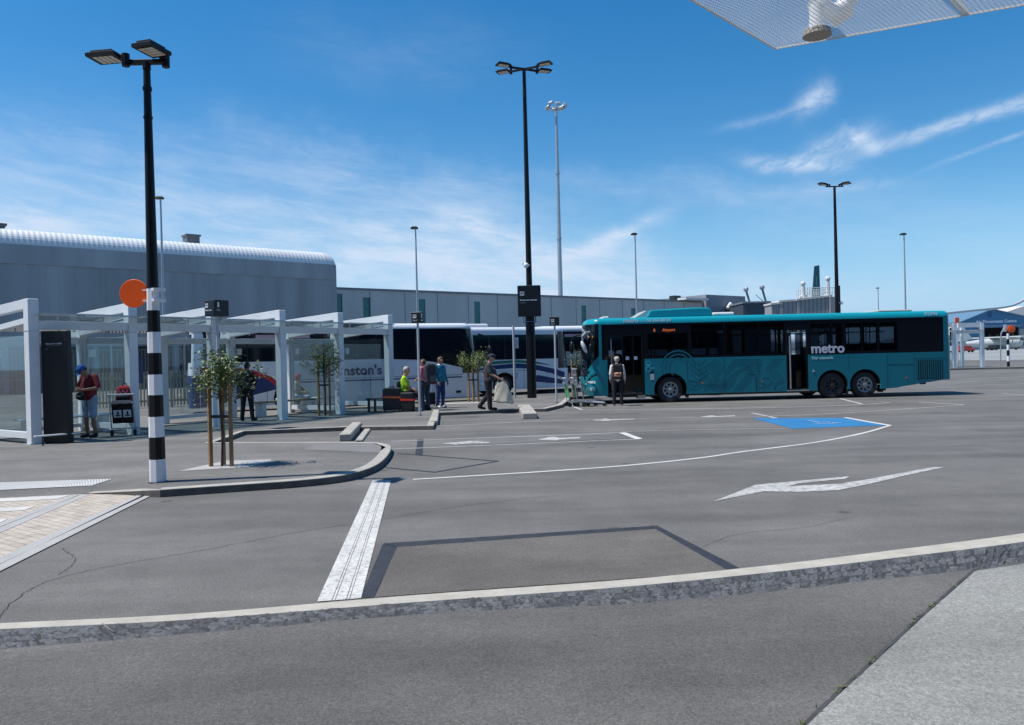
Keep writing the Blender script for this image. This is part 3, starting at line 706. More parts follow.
# dark plant building and jet bridge
def box_thing(name, label, cat, parts, loc):
    t = thing(name, label, cat, loc)
    for n, m, boxes in parts:
        b = MB()
        for q in boxes: b.box(*q)
        b.build(n, m, t)
    return t
q0 = D(743, 303.5, 110); q1 = D(770, 302, 110)
box_thing('plant_building', 'low dark blue-grey flat building between the terminal and the jet bridge', 'building', [('wall', mat('plant_wall', (.055, .075, .10), .6), [(0, q1.x-q0.x, 0, 10, 0, q0.z)]), ('roof', PANELT, [(-.1, q1.x-q0.x+.1, -.2, 10.1, q0.z, q0.z+.25)])], (q0.x, 110, 0))
for k, (xa, ya, xb, yb) in enumerate(((746, 290, 750, 304), (762, 288, 766.5, 304))):
    p = D(xa, ya, 118); q = D(xb, yb, 118); t = thing('leaning_mast', ('left' if k == 0 else 'right')+' one of two slanting blue-grey masts above the dark flat roof', 'mast', (q.x, q.y, 0))
    b = MB(); b.path([Vector((0, 0, 0)), Vector((0, 0, q.z)), Vector((p.x-q.x, 0, p.z))], .16, 6); b.path([Vector((0, 0, q.z)), Vector((p.x-q.x-1.0, 0, p.z-1.0))], .05, 5); b.build('pole', mat('mast_blue', (.10, .17, .21), .5), t)
    b = MB(); b.ball((p.x-q.x, 0, p.z+.1), .42, 8, 6); b.build('lamp', GALV, t)
def jet_bridge():
    Y = 96; p0 = D(768, 310, Y); t = thing('jet_bridge', 'grey corrugated aircraft boarding bridge with railed platform at its right end', 'jet bridge', (p0.x, Y, 0))
    X = lambda px: D(px, 305, Y).x-p0.x
    Zt = lambda px, py: D(px, py, Y).z
    cor = mat('bridge_cladding', (.30, .31, .31), .6, var=.06)
    for (xa, xb, ya, yb, zb) in ((768, 778, 305.5, 304.6, 4.6), (776, 794, 303, 301.6, 4.4), (793, 825, 301.5, 297.8, 4.1)):
        b = MB(); n = max(4, int((X(xb)-X(xa))/.45)); d = 1.2+.25*(xa-768)/25
        for i in range(n):
            u0, u1 = i/n, (i+.62)/n; x0 = X(xa)+(X(xb)-X(xa))*u0; x1 = X(xa)+(X(xb)-X(xa))*u1; x2 = X(xa)+(X(xb)-X(xa))*(i+1)/n
            za = Zt(xa, ya)+(Zt(xb, yb)-Zt(xa, ya))*u0; b.box(x0, x1, -d-.08, d+.08, zb, za); b.box(x1, x2, -d, d, zb+.02, za-.02)
        b.build('tunnel_section', cor, t)
        b = MB(); b.add([(X(xa)-.1, -d-.2, Zt(xa, ya)), (X(xb)+.1, -d-.2, Zt(xb, yb)), (X(xb)+.1, d+.2, Zt(xb, yb)), (X(xa)-.1, d+.2, Zt(xa, ya)), (X(xa)-.1, -d-.2, Zt(xa, ya)+.22), (X(xb)+.1, -d-.2, Zt(xb, yb)+.22), (X(xb)+.1, d+.2, Zt(xb, yb)+.22), (X(xa)-.1, d+.2, Zt(xa, ya)+.22)], [(0,1,2,3), (4,5,6,7), (0,1,5,4), (1,2,6,5), (2,3,7,6), (3,0,4,7)]); b.build('roof', mat('bridge_roof', (.62, .6, .55), .6), t)
    MB().box(X(824), X(832), -1.9, 1.9, 3.8, Zt(827, 298)).build('rotunda', mat('rotunda_grey', (.25, .26, .28), .6), t)
    b = MB(); zr_ = Zt(800, 299); 
    for i in range(16):
        x = X(801)+(X(834)-X(801))*i/15; b.tube((x, -1.5, zr_), (x, -1.5, zr_+1.25), .035, n=5)
    for h in (.65, 1.25): b.tube((X(801), -1.5, zr_+h), (X(834), -1.5, zr_+h), .035, n=5)
    b.build('railing', mat('rail_white', (.55, .57, .57), .5), t)
    rr_ = [o for o in COL.objects if o.name.startswith('railing')][-1]; o = rr_.copy(); COL.objects.link(o); o.parent = t; o.location = (0, 3.0, 0)
    for px, h in ((800.5, 2.0), (825, 2.6)):
        b = MB(); x = X(px); b.tube((x, -1, zr_-.4), (x, -1, zr_+h*.8), .28, .22, 8); b.ball((x, -1, zr_+h*.9), .33, 8, 6); b.tube((x-.5, -1, zr_+.2), (x+.5, -1, zr_+.2), .2, n=6); b.build('strobe_unit', mat('unit_white', (.6, .6, .58), .5), t)
    for px in (786, 815, 829): MB().tube((X(px), 0, 0), (X(px), 0, 4.3), .4, n=10).build('support_leg', GALV, t)
    b = MB()
    for q in (X(832.5), X(833.4)): b.box(q-.08, q+.08, -1.9, -1.7, 3.8, zr_+1.4)
    b.box(X(832), X(834), -1.9, 1.9, 3.7, 3.9); b.build('stair_frame', BLACKM, t)
jet_bridge()
def airliner():
    Y = 150; base = D(815, 300, Y); tip = D(817, 266, Y)
    t = thing('airliner', 'dark teal airliner tail fin rising behind the jet bridge', 'aircraft', (base.x, Y, 0))
    fin = mat('airliner_fin', (.015, .075, .095), .3, var=.2, vs=.3); H = tip.z
    b = MB(); X = lambda px: D(px, 280, Y).x-base.x
    b.plate([(X(808), 4.6), (X(814.5), H), (X(819.5), H+.15), (X(820), 4.6)], .35, f=lambda a, c, q: Vector((a, q-.17, c))); b.build('fin', fin, t, bevel=.06)
    b = MB(); b.plate([(X(812.5), 5.5), (X(816), H-2), (X(817), H-2), (X(814), 5.5)], .02, f=lambda a, c, q: Vector((a, -.21+q, c))); b.build('fin_pattern', mat('fin_pattern', (.05, .2, .24), .4), t)
    b = MB(); b.lathe([(.05, 1.2), (.5, .3), (1.4, -3), (1.95, -8), (1.95, -26), (1.5, -30), (.6, -33), (.02, -34)], 20, 'x', (0, 0, 3.4)); b.build('fuselage', CW, t, smooth=True)
    for s_ in (-1, 1):
        MB().plate([(-14, 0), (-19, 0), (-23, s_*15), (-21.5, s_*15)], .3, f=lambda a, c, q: Vector((a, c, 2.6+q))).build('wing', GALV, t)
        MB().plate([(0, 0), (-3.2, 0), (-4.4, s_*5.5), (-3.2, s_*5.5)], .2, f=lambda a, c, q: Vector((a+1, c, 4.1+q))).build('tailplane', CW, t)
    b = MB()
    for x, y in ((-27, 0), (-16, 2), (-16, -2)): b.tube((x, y, .4), (x, y, 2.2), .15, n=6); b.tube((x, y-.25, .45), (x, y+.25, .45), .45, n=12)
    b.build('landing_gear', DGREY, t)
airliner()
# blue-gabled hangar, white hangar, swooping canopy, cargo aircraft on the right
def blue_hangar():
    Y = 420; a = D(960, 322.5, Y); ap = D(992, 309.5, Y); r = D(1062, 323, Y); sc = Y/FPX
    t = thing('blue_gable_hangar', 'blue hangar with shallow gable and white lettering behind the propeller aircraft', 'hangar', (a.x, Y, 0))
    blue = mat('hangar_blue', (.045, .165, .30), .6, var=.06, vs=.05); X = lambda px: D(px, 330, Y).x-a.x; Z = lambda py: D(1000, py, Y).z
    zd = Z(327.5)
    out = [(X(955), 0), (X(955), a.z-1), (X(960), a.z), (X(992), ap.z), (X(1068), r.z-2), (X(1068), 0)]
    b = MB().plate(out, .6, [[(X(980), .3), (X(1019), .3), (X(1019), zd), (X(980), zd)]], f=lambda u, v, q: Vector((u, q, v))); b.build('wall', blue, t)
    MB().box(X(975), X(1020)+22, 24, 24.5, 0, zd+1).build('interior', mat('hangar_inside', (.03, .03, .035), .8), t)
    b = MB().box(X(976), X(1021), -1.4, -.05, zd, zd+1.6); b.box(X(976), X(1021), -1.6, -1.4, zd+.4, zd+.8); b.build('door_track', mat('track_blue', (.08, .17, .27), .6), t)
    MB().box(X(1019.2), X(1030), -.4, -.05, 0, zd-1).build('door_leaf', mat('leaf_grey', (.30, .30, .30), .7), t)
    b = MB(); 
    for p, q in ((out[2], out[3]), (out[3], out[4])): b.add([(p[0], -1, p[1]), (q[0], -1, q[1]), (q[0], 45, q[1]), (p[0], 45, p[1]), (p[0], -1, p[1]+.5), (q[0], -1, q[1]+.5), (q[0], 45, q[1]+.5), (p[0], 45, p[1]+.5)], [(0,1,2,3), (4,5,6,7), (0,1,5,4), (1,2,6,5), (2,3,7,6), (3,0,4,7)])
    b.build('roof', mat('hangar_roof_edge', (.10, .20, .30), .6), t)
    text('Air Movements Centre', 2.3, SIGNW, t, upright(X(976), -.06, Z(322.6)), th=.1, bold=.06, name='sign_lettering', spacing=1.02)
    b = MB().plate([(X(990)+1.3*math.cos(k*PI/6), Z(314)+1.9*math.sin(k*PI/6)) for k in range(12)], .1, f=lambda u, v, q: Vector((u, -.15+q, v))); b.build('emblem', mat('emblem_dark_blue', (.02, .09, .2), .5), t)
blue_hangar()
p = D(1040, 306, 520); 
t = thing('white_roofed_hangar', 'pale warehouse with wide white roof behind the blue hangar', 'building', (p.x, 520, 0))
MB().plate([(-28, 0), (-28, p.z-5), (-10, p.z+.5), (40, p.z+3), (90, 10), (90, 0)], 60, f=lambda u, v, q: Vector((u, q, v))).build('wall', mat('shed_white', (.62, .58, .55), .7), t)
t = thing('swooping_canopy', 'long thin white canopy roof edge sweeping up to the right over the airfield', 'canopy', (0, 0, 0))
P = smoothline([D(935, 315.6, 190), D(975, 311.3, 192), D(1005, 308.2, 194), D(1018, 304.5, 195), D(1030, 297.5, 196), D(1050, 284, 198)], 6); b = MB()
for q0_, q1_ in zip(P[:-1], P[1:]):
    b.add([q0_, q1_, q1_+Vector((0, 0, .45)), q0_+Vector((0, 0, .45)), q0_+Vector((1.5, 4, .05)), q1_+Vector((1.5, 4, .05)), q1_+Vector((1.5, 4, .4)), q0_+Vector((1.5, 4, .4))], [(0,1,2,3), (4,5,6,7), (0,1,5,4), (3,2,6,7)])
b.build('roof', mat('canopy_edge', (.42, .44, .45), .5), t)
b = MB()
for k in (0, 28): b.tube((P[k].x+.8, P[k].y+2, 0), (P[k].x+.8, P[k].y+2, P[k].z), .3, n=8)
b.build('column', GALV, t)
def cargo_plane():
    Y = 330; nose = D(1024, 343, Y); s_ = Y/FPX
    t = thing('propeller_aircraft', 'pale grey four-propeller transport aircraft parked before the blue hangar', 'aircraft', (nose.x, Y, 0))
    pg = mat('aircraft_grey', (.50, .53, .52), .5, var=.05, vs=.2)
    b = MB(); b.lathe([(.15, -29), (.9, -26), (1.7, -20), (2.25, -15), (2.3, -5), (2.15, -3), (1.7, -1.5), (.95, -.3), (.2, .25)], 22, 'x', (0, 0, 2.9)); b.build('fuselage', pg, t, smooth=True)
    b = MB(); b.lathe([(1.62, -1.35), (1.0, -.35), (.22, .28)], 18, 'x', (0.02, 0, 2.85)); b.build('radome', DGREY, t, smooth=True)
    MB().box(-2.6, -1.1, -1.55, 1.55, 4.15, 4.75, rot=Euler((0, .45, 0))).build('cockpit_window', GLD, t)
    MB().plate([(-11, -20), (-9.5, 0), (-11, 20), (-14.5, 20), (-15.5, 0), (-14.5, -20)], .5, f=lambda a, c, q: Vector((a, c, 5.2+q))).build('wing', pg, t, bevel=.1)
    MB().plate([(-29, 4), (-29.5, 11.2), (-26.6, 11.4), (-22, 5)], .4, f=lambda a, c, q: Vector((a, q-.2, c))).build('fin', pg, t, bevel=.1)
    MB().plate([(-28.5, -7.5), (-25.5, 0), (-28.5, 7.5), (-30, 7.5), (-29.5, 0), (-30, -7.5)], .3, f=lambda a, c, q: Vector((a, c, 4.2+q))).build('tailplane', pg, t)
    for y in (-10, -5, 5, 10):
        e = MB().lathe([(.1, -14), (.6, -12.5), (.65, -9), (.35, -8.1)], 12, 'x', (0, y, 4.9)).build('engine', pg, t, smooth=True)
        b = MB()
        for k in range(4):
            a = k*PI/2+.6*y; b.box(-8.05, -7.95, y-.16, y+.16, 4.9, 6.9, rot=Matrix.Rotation(a, 3, 'X'), piv=(-8, y, 4.9))
        b.ball((-8, y, 4.9), .3, 8, 6); b.build('propeller', DGREY, e)
    b = MB()
    for x, y in ((-3.5, 0), (-13, 1.7), (-13, -1.7), (-14.5, 1.7), (-14.5, -1.7)): b.tube((x, y-.3, .5), (x, y+.3, .5), .5, n=12); b.tube((x, y, .5), (x, y, 1.6), .15, n=6)
    b.box(-16.5, -11, -2.5, 2.5, .9, 2.2); b.build('landing_gear', DGREY, t)
cargo_plane()
# pale building strip right at horizon behind the far shelter
p = D(945, 345, 600); box_thing('airfield_shed', 'low pale airfield shed behind the far shelter left of the blue hangar', 'building', [('wall', mat('shed_pale', (.5, .5, .52), .7), [(0, 26, 0, 12, 0, 7)]), ('roof', PANELT, [(-.5, 26.5, -.5, 12.5, 7, 7.6)])], (p.x, 600, 0))
for k, (px, Y, c_, lab) in enumerate(((957, 250, (.55, .56, .58), 'small white van parked left of the propeller aircraft'), (966, 240, (.35, .04, .04), 'small red service truck parked on the airfield under the far shelter'))):
    p = D(px, 345, Y); t = thing('service_vehicle', lab, 'van', (p.x, Y, 0))
    MB().box(-2.3, 2.3, -.95, .95, .45, 1.35).build('body', mat('van%d' % k, c_, .4), t, bevel=.15); MB().box(-2.1, 1.2, -.88, .88, 1.352, 2.1).build('cabin', mat('vanc%d' % k, c_, .4), t, bevel=.15)
    for s_ in (-1, 1):
        for x in (-1.4, 1.4): MB().tube((x, s_*.75, .38), (x, s_*.97, .38), .38, n=14).build('wheel', RUBBER, t)
# ================================================================ LAMP POSTS
def led_head(t, p, yaw, tilt, L=.62, W=.34, name='lamp_head'):
    M = Matrix.Translation(p) @ Matrix.Rotation(yaw, 4, 'Z') @ Matrix.Rotation(tilt, 4, 'Y')
    b = MB(); b.box(.05, .05+L, -W/2, W/2, 0, .055); b.box(.12, .05+L*.9, -W*.35, W*.35, .055, .10)
    b.box(.2, .05+L*.7, -W*.25, W*.25, .1, .115)
    b.tube((-.02, 0, -.12), (-.02, 0, .06), .055, n=10); b.box(-.02, .06, -.05, .05, -.02, .04); b.v = [M @ v for v in b.v]
    h = b.build(name, BLACKM, t, bevel=.004)
    b = MB()
    for i in range(4): b.box(.11+i*(L-.12)/4, .11+(i+.8)*(L-.12)/4, -W*.36, W*.36, -.006, -.002)
    b.v = [M @ v for v in b.v]; b.build('lens', LENS, h); return h
# black and white banded lamp post with the two lamp heads
pb = G(158, 482, KZ)
t = thing('banded_lamp_post', 'black lamp post with black and white bands on its lower half and twin lamp heads', 'lamp post', tuple(pb))
topz = D(146.5, 66, pb.y).z-KZ
bb = [D(158, y, pb.y).z-KZ for y in (482, 459, 437, 416.5, 395, 374.5, 353, 332, 310.5, 288.5)]
b = MB().tube((0, 0, bb[-1]), (0, 0, topz), .079, .047, 20); b.tube((0, 0, topz-.35), (0, 0, topz-.3), .062, n=16); b.tube((0, 0, topz-.75), (0, 0, topz-.72), .064, n=16); b.tube((0, 0, topz-.05), (0, 0, topz+.05), .055, n=16)
b.build('pole', BLACKM, t, smooth='auto')
for k in range(9):
    r_ = .113-.0035*k
    b = MB().tube((0, 0, bb[k]+(.002 if k else 0)), (0, 0, bb[k+1]), r_, r_-.0035, 8)
    b.v = [Matrix.Rotation(.25, 3, 'Z') @ v for v in b.v]
    b.build('band', SIGNW if k % 2 == 0 else BLACKM, t)
MB().tube((0, 0, 0), (0, 0, .012), .125, n=16).build('base', DGREY, t)
b = MB().box(-.32, .30, -.035, .035, topz+.02, topz+.09); b.build('crossarm', BLACKM, t, bevel=.01)
led_head(t, Vector((-.29, -.05, topz+.10)), math.radians(172), 0, L=.44, W=.34)
led_head(t, Vector((.26, .0, topz+.10)), math.radians(-105), 0, L=.42, W=.32)
# orange disc bolted to the post
oc = D(134, 293.5, pb.y); rel = oc-pb
t2 = thing('orange_crossing_disc', 'bright orange round disc fixed to the banded lamp post', 'crossing marker', tuple(oc))
b = MB().lathe([(.002, -.014), (.197, -.014), (.202, -.008), (.202, .008), (.197, .014), (.002, .014)], 48, 'y'); b.build('disc', ORANGE, t2)
b = MB()
for z in (-.12, .03): b.box(.13, .28, -.02, .02, z, z+.025)
b.tube((.345, 0, -.125), (.345, 0, -.085), .104, n=10); b.tube((.345, 0, .025), (.345, 0, .065), .104, n=10); b.build('bracket', SIGNW, t2)
# tall black lamp post with sign, camera
pb2 = G(532, 398, KZ)
t = thing('tall_lamp_post', 'tall black lamp post with four lamp heads at the coach bays', 'lamp post', tuple(pb2))
tz = D(524, 70, pb2.y).z-KZ
b = MB().tube((0, 0, 0), (0, 0, 4.1), .19, .185, 16); b.tube((0, 0, 4.1), (0, 0, tz), .125, .07, 16); b.build('pole', BLACKM, t, smooth='auto')
b = MB()
for a in (.42, .42+PI): b.box(0, .62, -.04, .04, tz, tz+.07, rot=Matrix.Rotation(a, 3, 'Z'), piv=(0, 0, tz))
for a in (-.42, -.42+PI): b.box(0, .62, -.04, .04, tz, tz+.068, rot=Matrix.Rotation(a, 3, 'Z'), piv=(0, 0, tz))
b.build('crossarm', BLACKM, t)
for a in (.42, -.42, PI+.42, PI-.42): led_head(t, Vector((.6*math.cos(a), .6*math.sin(a), tz+.05)), a, -.02, L=.55, W=.36)
b = MB()
for x in (-.17, .14): b.tube((x*1.6, -.06, 3.05), (x*1.6, -.06, 4.0), .02, n=8)
for z in (3.1, 3.95): b.box(-.3, .3, -.2, -.17, z, z+.02)
b.build('sign_clamp', mat('clamp_blue', (.10, .2, .35), .5), t)
cz = D(526, 266, pb2.y).z-KZ
b = MB().ball((-.12, -.22, cz), .11, 12, 8); b.box(-.12, .02, -.2, -.08, cz-.02, cz+.05); b.box(-.26, -.1, -.26, -.18, cz+.02, cz+.09); b.build('security_camera', SIGNW, t)
def bus_icon(b, x, z, s, y=-.002):
    f_ = lambda u, v, q: Vector((x+u*s, y-q, z+v*s))
    b.plate([(0, .12), (0, 1), (1, 1), (1, .12)], .003, [[(.12, .48), (.88, .48), (.88, .8), (.12, .8)], [(.12, .2), (.3, .2), (.3, .34), (.12, .34)], [(.7, .2), (.88, .2), (.88, .34), (.7, .34)]], f=f_)
    b.plate([(.1, 0), (.28, 0), (.28, .12), (.1, .12)], .003, f=f_); b.plate([(.72, 0), (.9, 0), (.9, .12), (.72, .12)], .003, f=f_)
Ys = pb2.y-.24; a_ = D(517.5, 316.8, Ys); c_ = D(541, 285, Ys)
t = thing('coach_bay_sign', 'large black sign reading Buses and coaches on the tall lamp post', 'sign', ((a_.x+c_.x)/2, Ys, a_.z))
w_ = .47; h_ = c_.z-a_.z
MB().box(-w_, w_, 0, .1, 0, h_).build('panel', SIGNK, t, bevel=.02)
b = MB(); bus_icon(b, -w_+.1, h_-.42, .17); b.build('bus_symbol', SIGNW, t)
text('Buses and coaches', .092, SIGNW, t, upright(-w_+.09, -.003, h_-.62), bold=.002)
text('Ngā pahi', .06, mat('sign_grey', (.3, .31, .33), .5), t, upright(-w_+.1, -.003, h_-.72))
# floodlight mast
Y = 112; p = D(561.5, 292, Y); tp = D(556, 108, Y)
t = thing('floodlight_mast', 'very tall grey floodlight mast behind the long pale building', 'floodlight mast', (tp.x, Y, 0))
H = tp.z; b = MB()
for k in range(4): b.tube((0, 0, H*k/4), (0, 0, H*(k+1)/4), .42-.06*k, .36-.06*k, 12)
for k in range(1, 4): b.tube((0, 0, H*k/4-.15), (0, 0, H*k/4+.15), .5-.06*k, n=12)
b.build('pole', GALV, t)
b = MB().tube((0, 0, H-.2), (0, 0, H+.1), .3, n=10)
for k in range(20):
    a = 2*PI*k/20; a2 = 2*PI*(k+1)/20; b.tube((.9*math.cos(a), .9*math.sin(a), H-.3), (.9*math.cos(a2), .9*math.sin(a2), H-.3), .035, n=5)
for k in range(6): a = k*PI/3; b.tube((0, 0, H), (1.1*math.cos(a), 1.1*math.sin(a), H), .05, n=5)
b.build('head_frame', GALV, t)
for k in range(8):
    a = 2*PI*k/8+.2; M = Matrix.Translation(((1.15+.35*(k % 2))*math.cos(a), (1.15+.35*(k % 2))*math.sin(a), H+.15+.3*((k*3) % 4)/4)) @ Matrix.Rotation(a, 4, 'Z') @ Matrix.Rotation(.75, 4, 'Y')
    b = MB().box(-.28, .28, -.33, .33, -.16, .16); b.v = [M @ v for v in b.v]; h = b.build('floodlight', GALV, t, bevel=.03)
    b = MB().box(-.22, .22, -.27, .27, -.19, -.165); b.v = [M @ v for v in b.v]; b.build('lens', LENS, h)
# slim galvanised lamps
def slim_lamp(px, ytop, Y, label, r=.055, drop=None):
    tp = D(px, ytop, Y); t = thing('slim_lamp_post', label, 'lamp post', (tp.x, Y, 0), 0, 'slim grey single lamp posts')
    b = MB().tube((0, 0, 0), (0, 0, tp.z), r*1.5, r*.8, 12); b.build('pole', GALV, t, smooth='auto')
    b = MB().box(-.3, .16, -.16, .16, tp.z, tp.z+.1); b.box(-.22, .1, -.12, .12, tp.z+.1, tp.z+.15); h = b.build('lamp_head', BLACKM, t, bevel=.03)
    MB().box(-.25, .1, -.12, .12, tp.z-.008, tp.z-.002).build('lens', LENS, h); return t
slim_lamp(160.5, 199, 42, 'slim grey lamp post just right of the banded lamp post', .06)
slim_lamp(415.5, 229, 47, 'slim grey lamp post rising behind the white coach')
slim_lamp(635, 235, 56, 'slim grey lamp post behind the front of the teal bus')
slim_lamp(904, 235, 60, 'slim grey lamp post rising behind the rear of the teal bus')
slim_lamp(878, 288.5, 118, 'smallest and most distant slim lamp post, behind the rear of the teal bus', .07)
Y = 52; tp = D(834.5, 187, Y)
t = thing('twin_lamp_post', 'black lamp post with wide twin heads in front of the jet bridge', 'lamp post', (tp.x, Y, 0))
MB().tube((0, 0, 0), (0, 0, tp.z), .17, .08, 14).build('pole', BLACKM, t, smooth='auto')
b = MB().box(-.6, .6, -.04, .04, tp.z, tp.z+.07); b.build('crossarm', BLACKM, t)
for a, x in ((PI+.25, -.5), (.25, .5), (PI-.5, -.35), (-.5, .35)): led_head(t, Vector((x, 0, tp.z+.14)), a, -.1, L=.6, W=.34)
b = MB().ball((.3, 0, D(834.5, 303, Y).z), .12, 8, 6); b.box(-.1, .3, -.05, .05, D(834.5, 303, Y).z-.04, D(834.5, 303, Y).z+.04); b.build('security_camera', SIGNW, t)
# ================================================================ SIGNS ON POLES
def flag_sign(px, ybase, ytop, bw, bh, label, Lab, rz=0, lines=('Bay 4',), r=.035, cube=0, col=GREYP, z0=KZ):
    p = G(px, ybase, z0); tp = D(px-2.0, ytop, p.y); H = tp.z-z0
    t = thing('bay_sign_post', label, 'sign post', (p.x, p.y, z0), 0)
    MB().tube((0, 0, 0), (0, 0, H-bh+.02), r, n=12).build('pole', col, t, smooth='auto'); MB().tube((0, 0, 0), (0, 0, .015), r*2, n=12).build('base', DGREY, t)
    b = MB().box(-bw/2, bw/2, -.06 if not cube else -cube/2, .06 if not cube else cube/2, H-bh, H, rot=Matrix.Rotation(rz, 3, 'Z'), piv=(0, 0, H)); s_ = b.build('sign_box', SIGNK, t, bevel=.012)
    d = -.062 if not cube else -cube/2-.002; Rz = Matrix.Rotation(rz, 4, 'Z')
    b = MB(); bus_icon(b, -bw/2+.05, H-.19, .11, d); b.v = [Rz @ v for v in b.v]; b.build('bus_symbol', SIGNW, s_)
    text(lines[0], .062, SIGNW, s_, Rz @ upright(-bw/2+.05, d, H-.27))
    if cube:
        b = MB(); f_ = lambda u, v, q: Vector((bw/2+.002+q, u, v)); b.plate([(-.12, H-.18), (-.07, H-.18), (-.07, H-.07), (-.095, H-.05), (-.12, H-.07)], .003, f=f_); b.v = [Rz @ v for v in b.v]; b.build('arrow_symbol', SIGNW, s_)
        text('Taxi', .06, SIGNW, s_, Rz @ upright(bw/2+.002, -.15, H-.27, PI/2))
    return t
flag_sign(220, 430.5, 300.5, .42, .40, 'black two-faced box sign on a grey pole before the white shelters', '', rz=-.62, lines=('Metro bus',), cube=.42, col=GREYP)
flag_sign(420, 415.5, 312, .34, .33, 'small black sign box on the grey pole beside the backpacker', '', rz=-.28, lines=('Bay 2',), cube=.14)
flag_sign(556.5, 403, 317, .34, .30, 'small black sign box on grey pole right of the tall lamp post', '', rz=-.15, lines=('Bay 3',))
b_ = COL.objects[-1]
def plain_pole(px, yb, yt, label):
    p = G(px, yb, KZ); tp = D(px-1.5, yt, p.y); H = tp.z-KZ
    t = thing('sign_pole', label, 'sign post', (p.x, p.y, KZ)); MB().tube((0, 0, 0), (0, 0, H), .05, n=12).build('pole', GREYP, t, smooth='auto')
    b = MB().box(.05, .2, -.02, .02, H-.95, H-.5); b.build('timetable_case', SIGNW, t, bevel=.01); MB().box(.075, .175, -.024, -.021, H-.9, H-.6).build('timetable', GREYP, t)
plain_pole(515, 397.5, 325.5, 'plain grey pole with small white timetable case left of the tall lamp post')
# ================================================================ SHELTERS
r_ = Vector((.5715, .8207, 0)); o_ = Vector((-10.53, 17.0, KZ)); RZ = math.atan2(r_.y, r_.x)
sh = thing('bus_shelter', 'long row of white-framed glass bus shelters standing left of the coaches', 'bus shelter', tuple(o_), RZ)
SP = 2.25; HF = 3.22; BD = 2.42
steelshade = WHITE
for k in range(6):
    x = k*SP
    b = MB().box(x-.11, x+.11, 0, .24, 0, HF); b.build('front_post', WHITE, sh, bevel=.01); q = MB().box(x-.16, x+.16, -.05, .29, 0, .014)
    for sx_ in (-.135, .135):
        for y in (-.03, .27): q.tube((x+sx_, y, .014), (x+sx_, y, .035), .012, n=6)
    q.box(x-.115, x+.115, -.004, .244, 2.50, 2.515); q.build('base_plate', GALV, sh)
    b = MB().box(x-.10, x+.10, BD, BD+.2, 0, HF-.42); b.build('back_post', WHITE, sh, bevel=.01)
    b = MB(); y1 = BD+.5; zf, zb_ = HF, HF-.14; w = .095
    b.add([(x-w, .242, zf-.22), (x+w, .242, zf-.22), (x+w, y1, zb_-.2), (x-w, y1, zb_-.2), (x-w, .242, zf-.002), (x+w, .242, zf-.002), (x+w, y1, zb_), (x-w, y1, zb_)], [(0,1,2,3), (4,5,6,7), (0,1,5,4), (1,2,6,5), (2,3,7,6), (3,0,4,7)]); b.build('top_beam', WHITE, sh, bevel=.006)
    b = MB(); z0, z1 = 2.80, 2.60
    b.add([(x-w, .242, z0-.12), (x+w, .242, z0-.12), (x+w, y1, z1-.12), (x-w, y1, z1-.12), (x-w, .242, z0), (x+w, .242, z0), (x+w, y1, z1), (x-w, y1, z1)], [(0,1,2,3), (4,5,6,7), (0,1,5,4), (1,2,6,5), (2,3,7,6), (3,0,4,7)]); b.build('rafter', WHITE, sh)
    MB().box(x-w*.9, x+w*.9, y1-.1, y1, z1+.003, zb_-.203).build('end_strut', WHITE, sh)
for k in range(-1, 5):
    x0, x1 = k*SP+.112, (k+1)*SP-.112
    if k < 0: continue
    MB().box(x0, x1, .03, .21, 2.55, 2.74).build('front_beam', WHITE, sh, bevel=.006)
    MB().box(x0, x1, BD+.02, BD+.18, 2.30, 2.47).build('back_beam', WHITE, sh, bevel=.006)
    b = MB(); b.add([(x0-.08, -.25, 2.875), (x1+.08, -.25, 2.875), (x1+.08, BD+.55, 2.62), (x0-.08, BD+.55, 2.62), (x0-.08, -.25, 2.89), (x1+.08, -.25, 2.89), (x1+.08, BD+.55, 2.635), (x0-.08, BD+.55, 2.635)], [(0,1,2,3), (4,5,6,7), (0,1,5,4), (1,2,6,5), (2,3,7,6), (3,0,4,7)]); g_ = b.build('roof_glass', GLR, sh)
    b = MB()
    for u in (.25, .75):
        for y in (.25, BD): 
            xx = x0+(x1-x0)*u; zz = 2.89-.255*(y+.25)/(BD+.8); b.tube((xx, y, zz-.12), (xx, y, zz+.02), .02, n=8); b.ball((xx, y, zz+.02), .03, 8, 6)
    b.box(x0, x1, -.26, -.235, 2.86, 2.90); b.box(x0, x1, BD*.5-.02, BD*.5+.02, 2.68, 2.74); b.build('glass_fixing', GALV, g_)
def screen(x, name='side_screen'):
    b = MB().box(x-.07, x+.07, .245, BD-.005, .12, .26); b.box(x-.03, x+.03, .245, .30, .262, 2.6); b.box(x-.03, x+.03, BD-.06, BD-.005, .262, 2.45); f_ = b.build('screen_frame', WHITE, sh)
    MB().box(x-.006, x+.006, .302, BD-.062, .262, 2.42).build('glass_panel', GLC, f_)
for k in (0, 1, 4, 5): screen(k*SP)
for k in (0, 2, 4):
    x0, x1 = k*SP+.105, (k+1)*SP-.105
    b = MB().box(x0, x1, BD+.06, BD+.12, .12, .22); f_ = b.build('screen_frame', WHITE, sh)
    MB().box(x0, x1, BD+.084, BD+.096, .222, 2.29).build('glass_panel', GLC, f_)
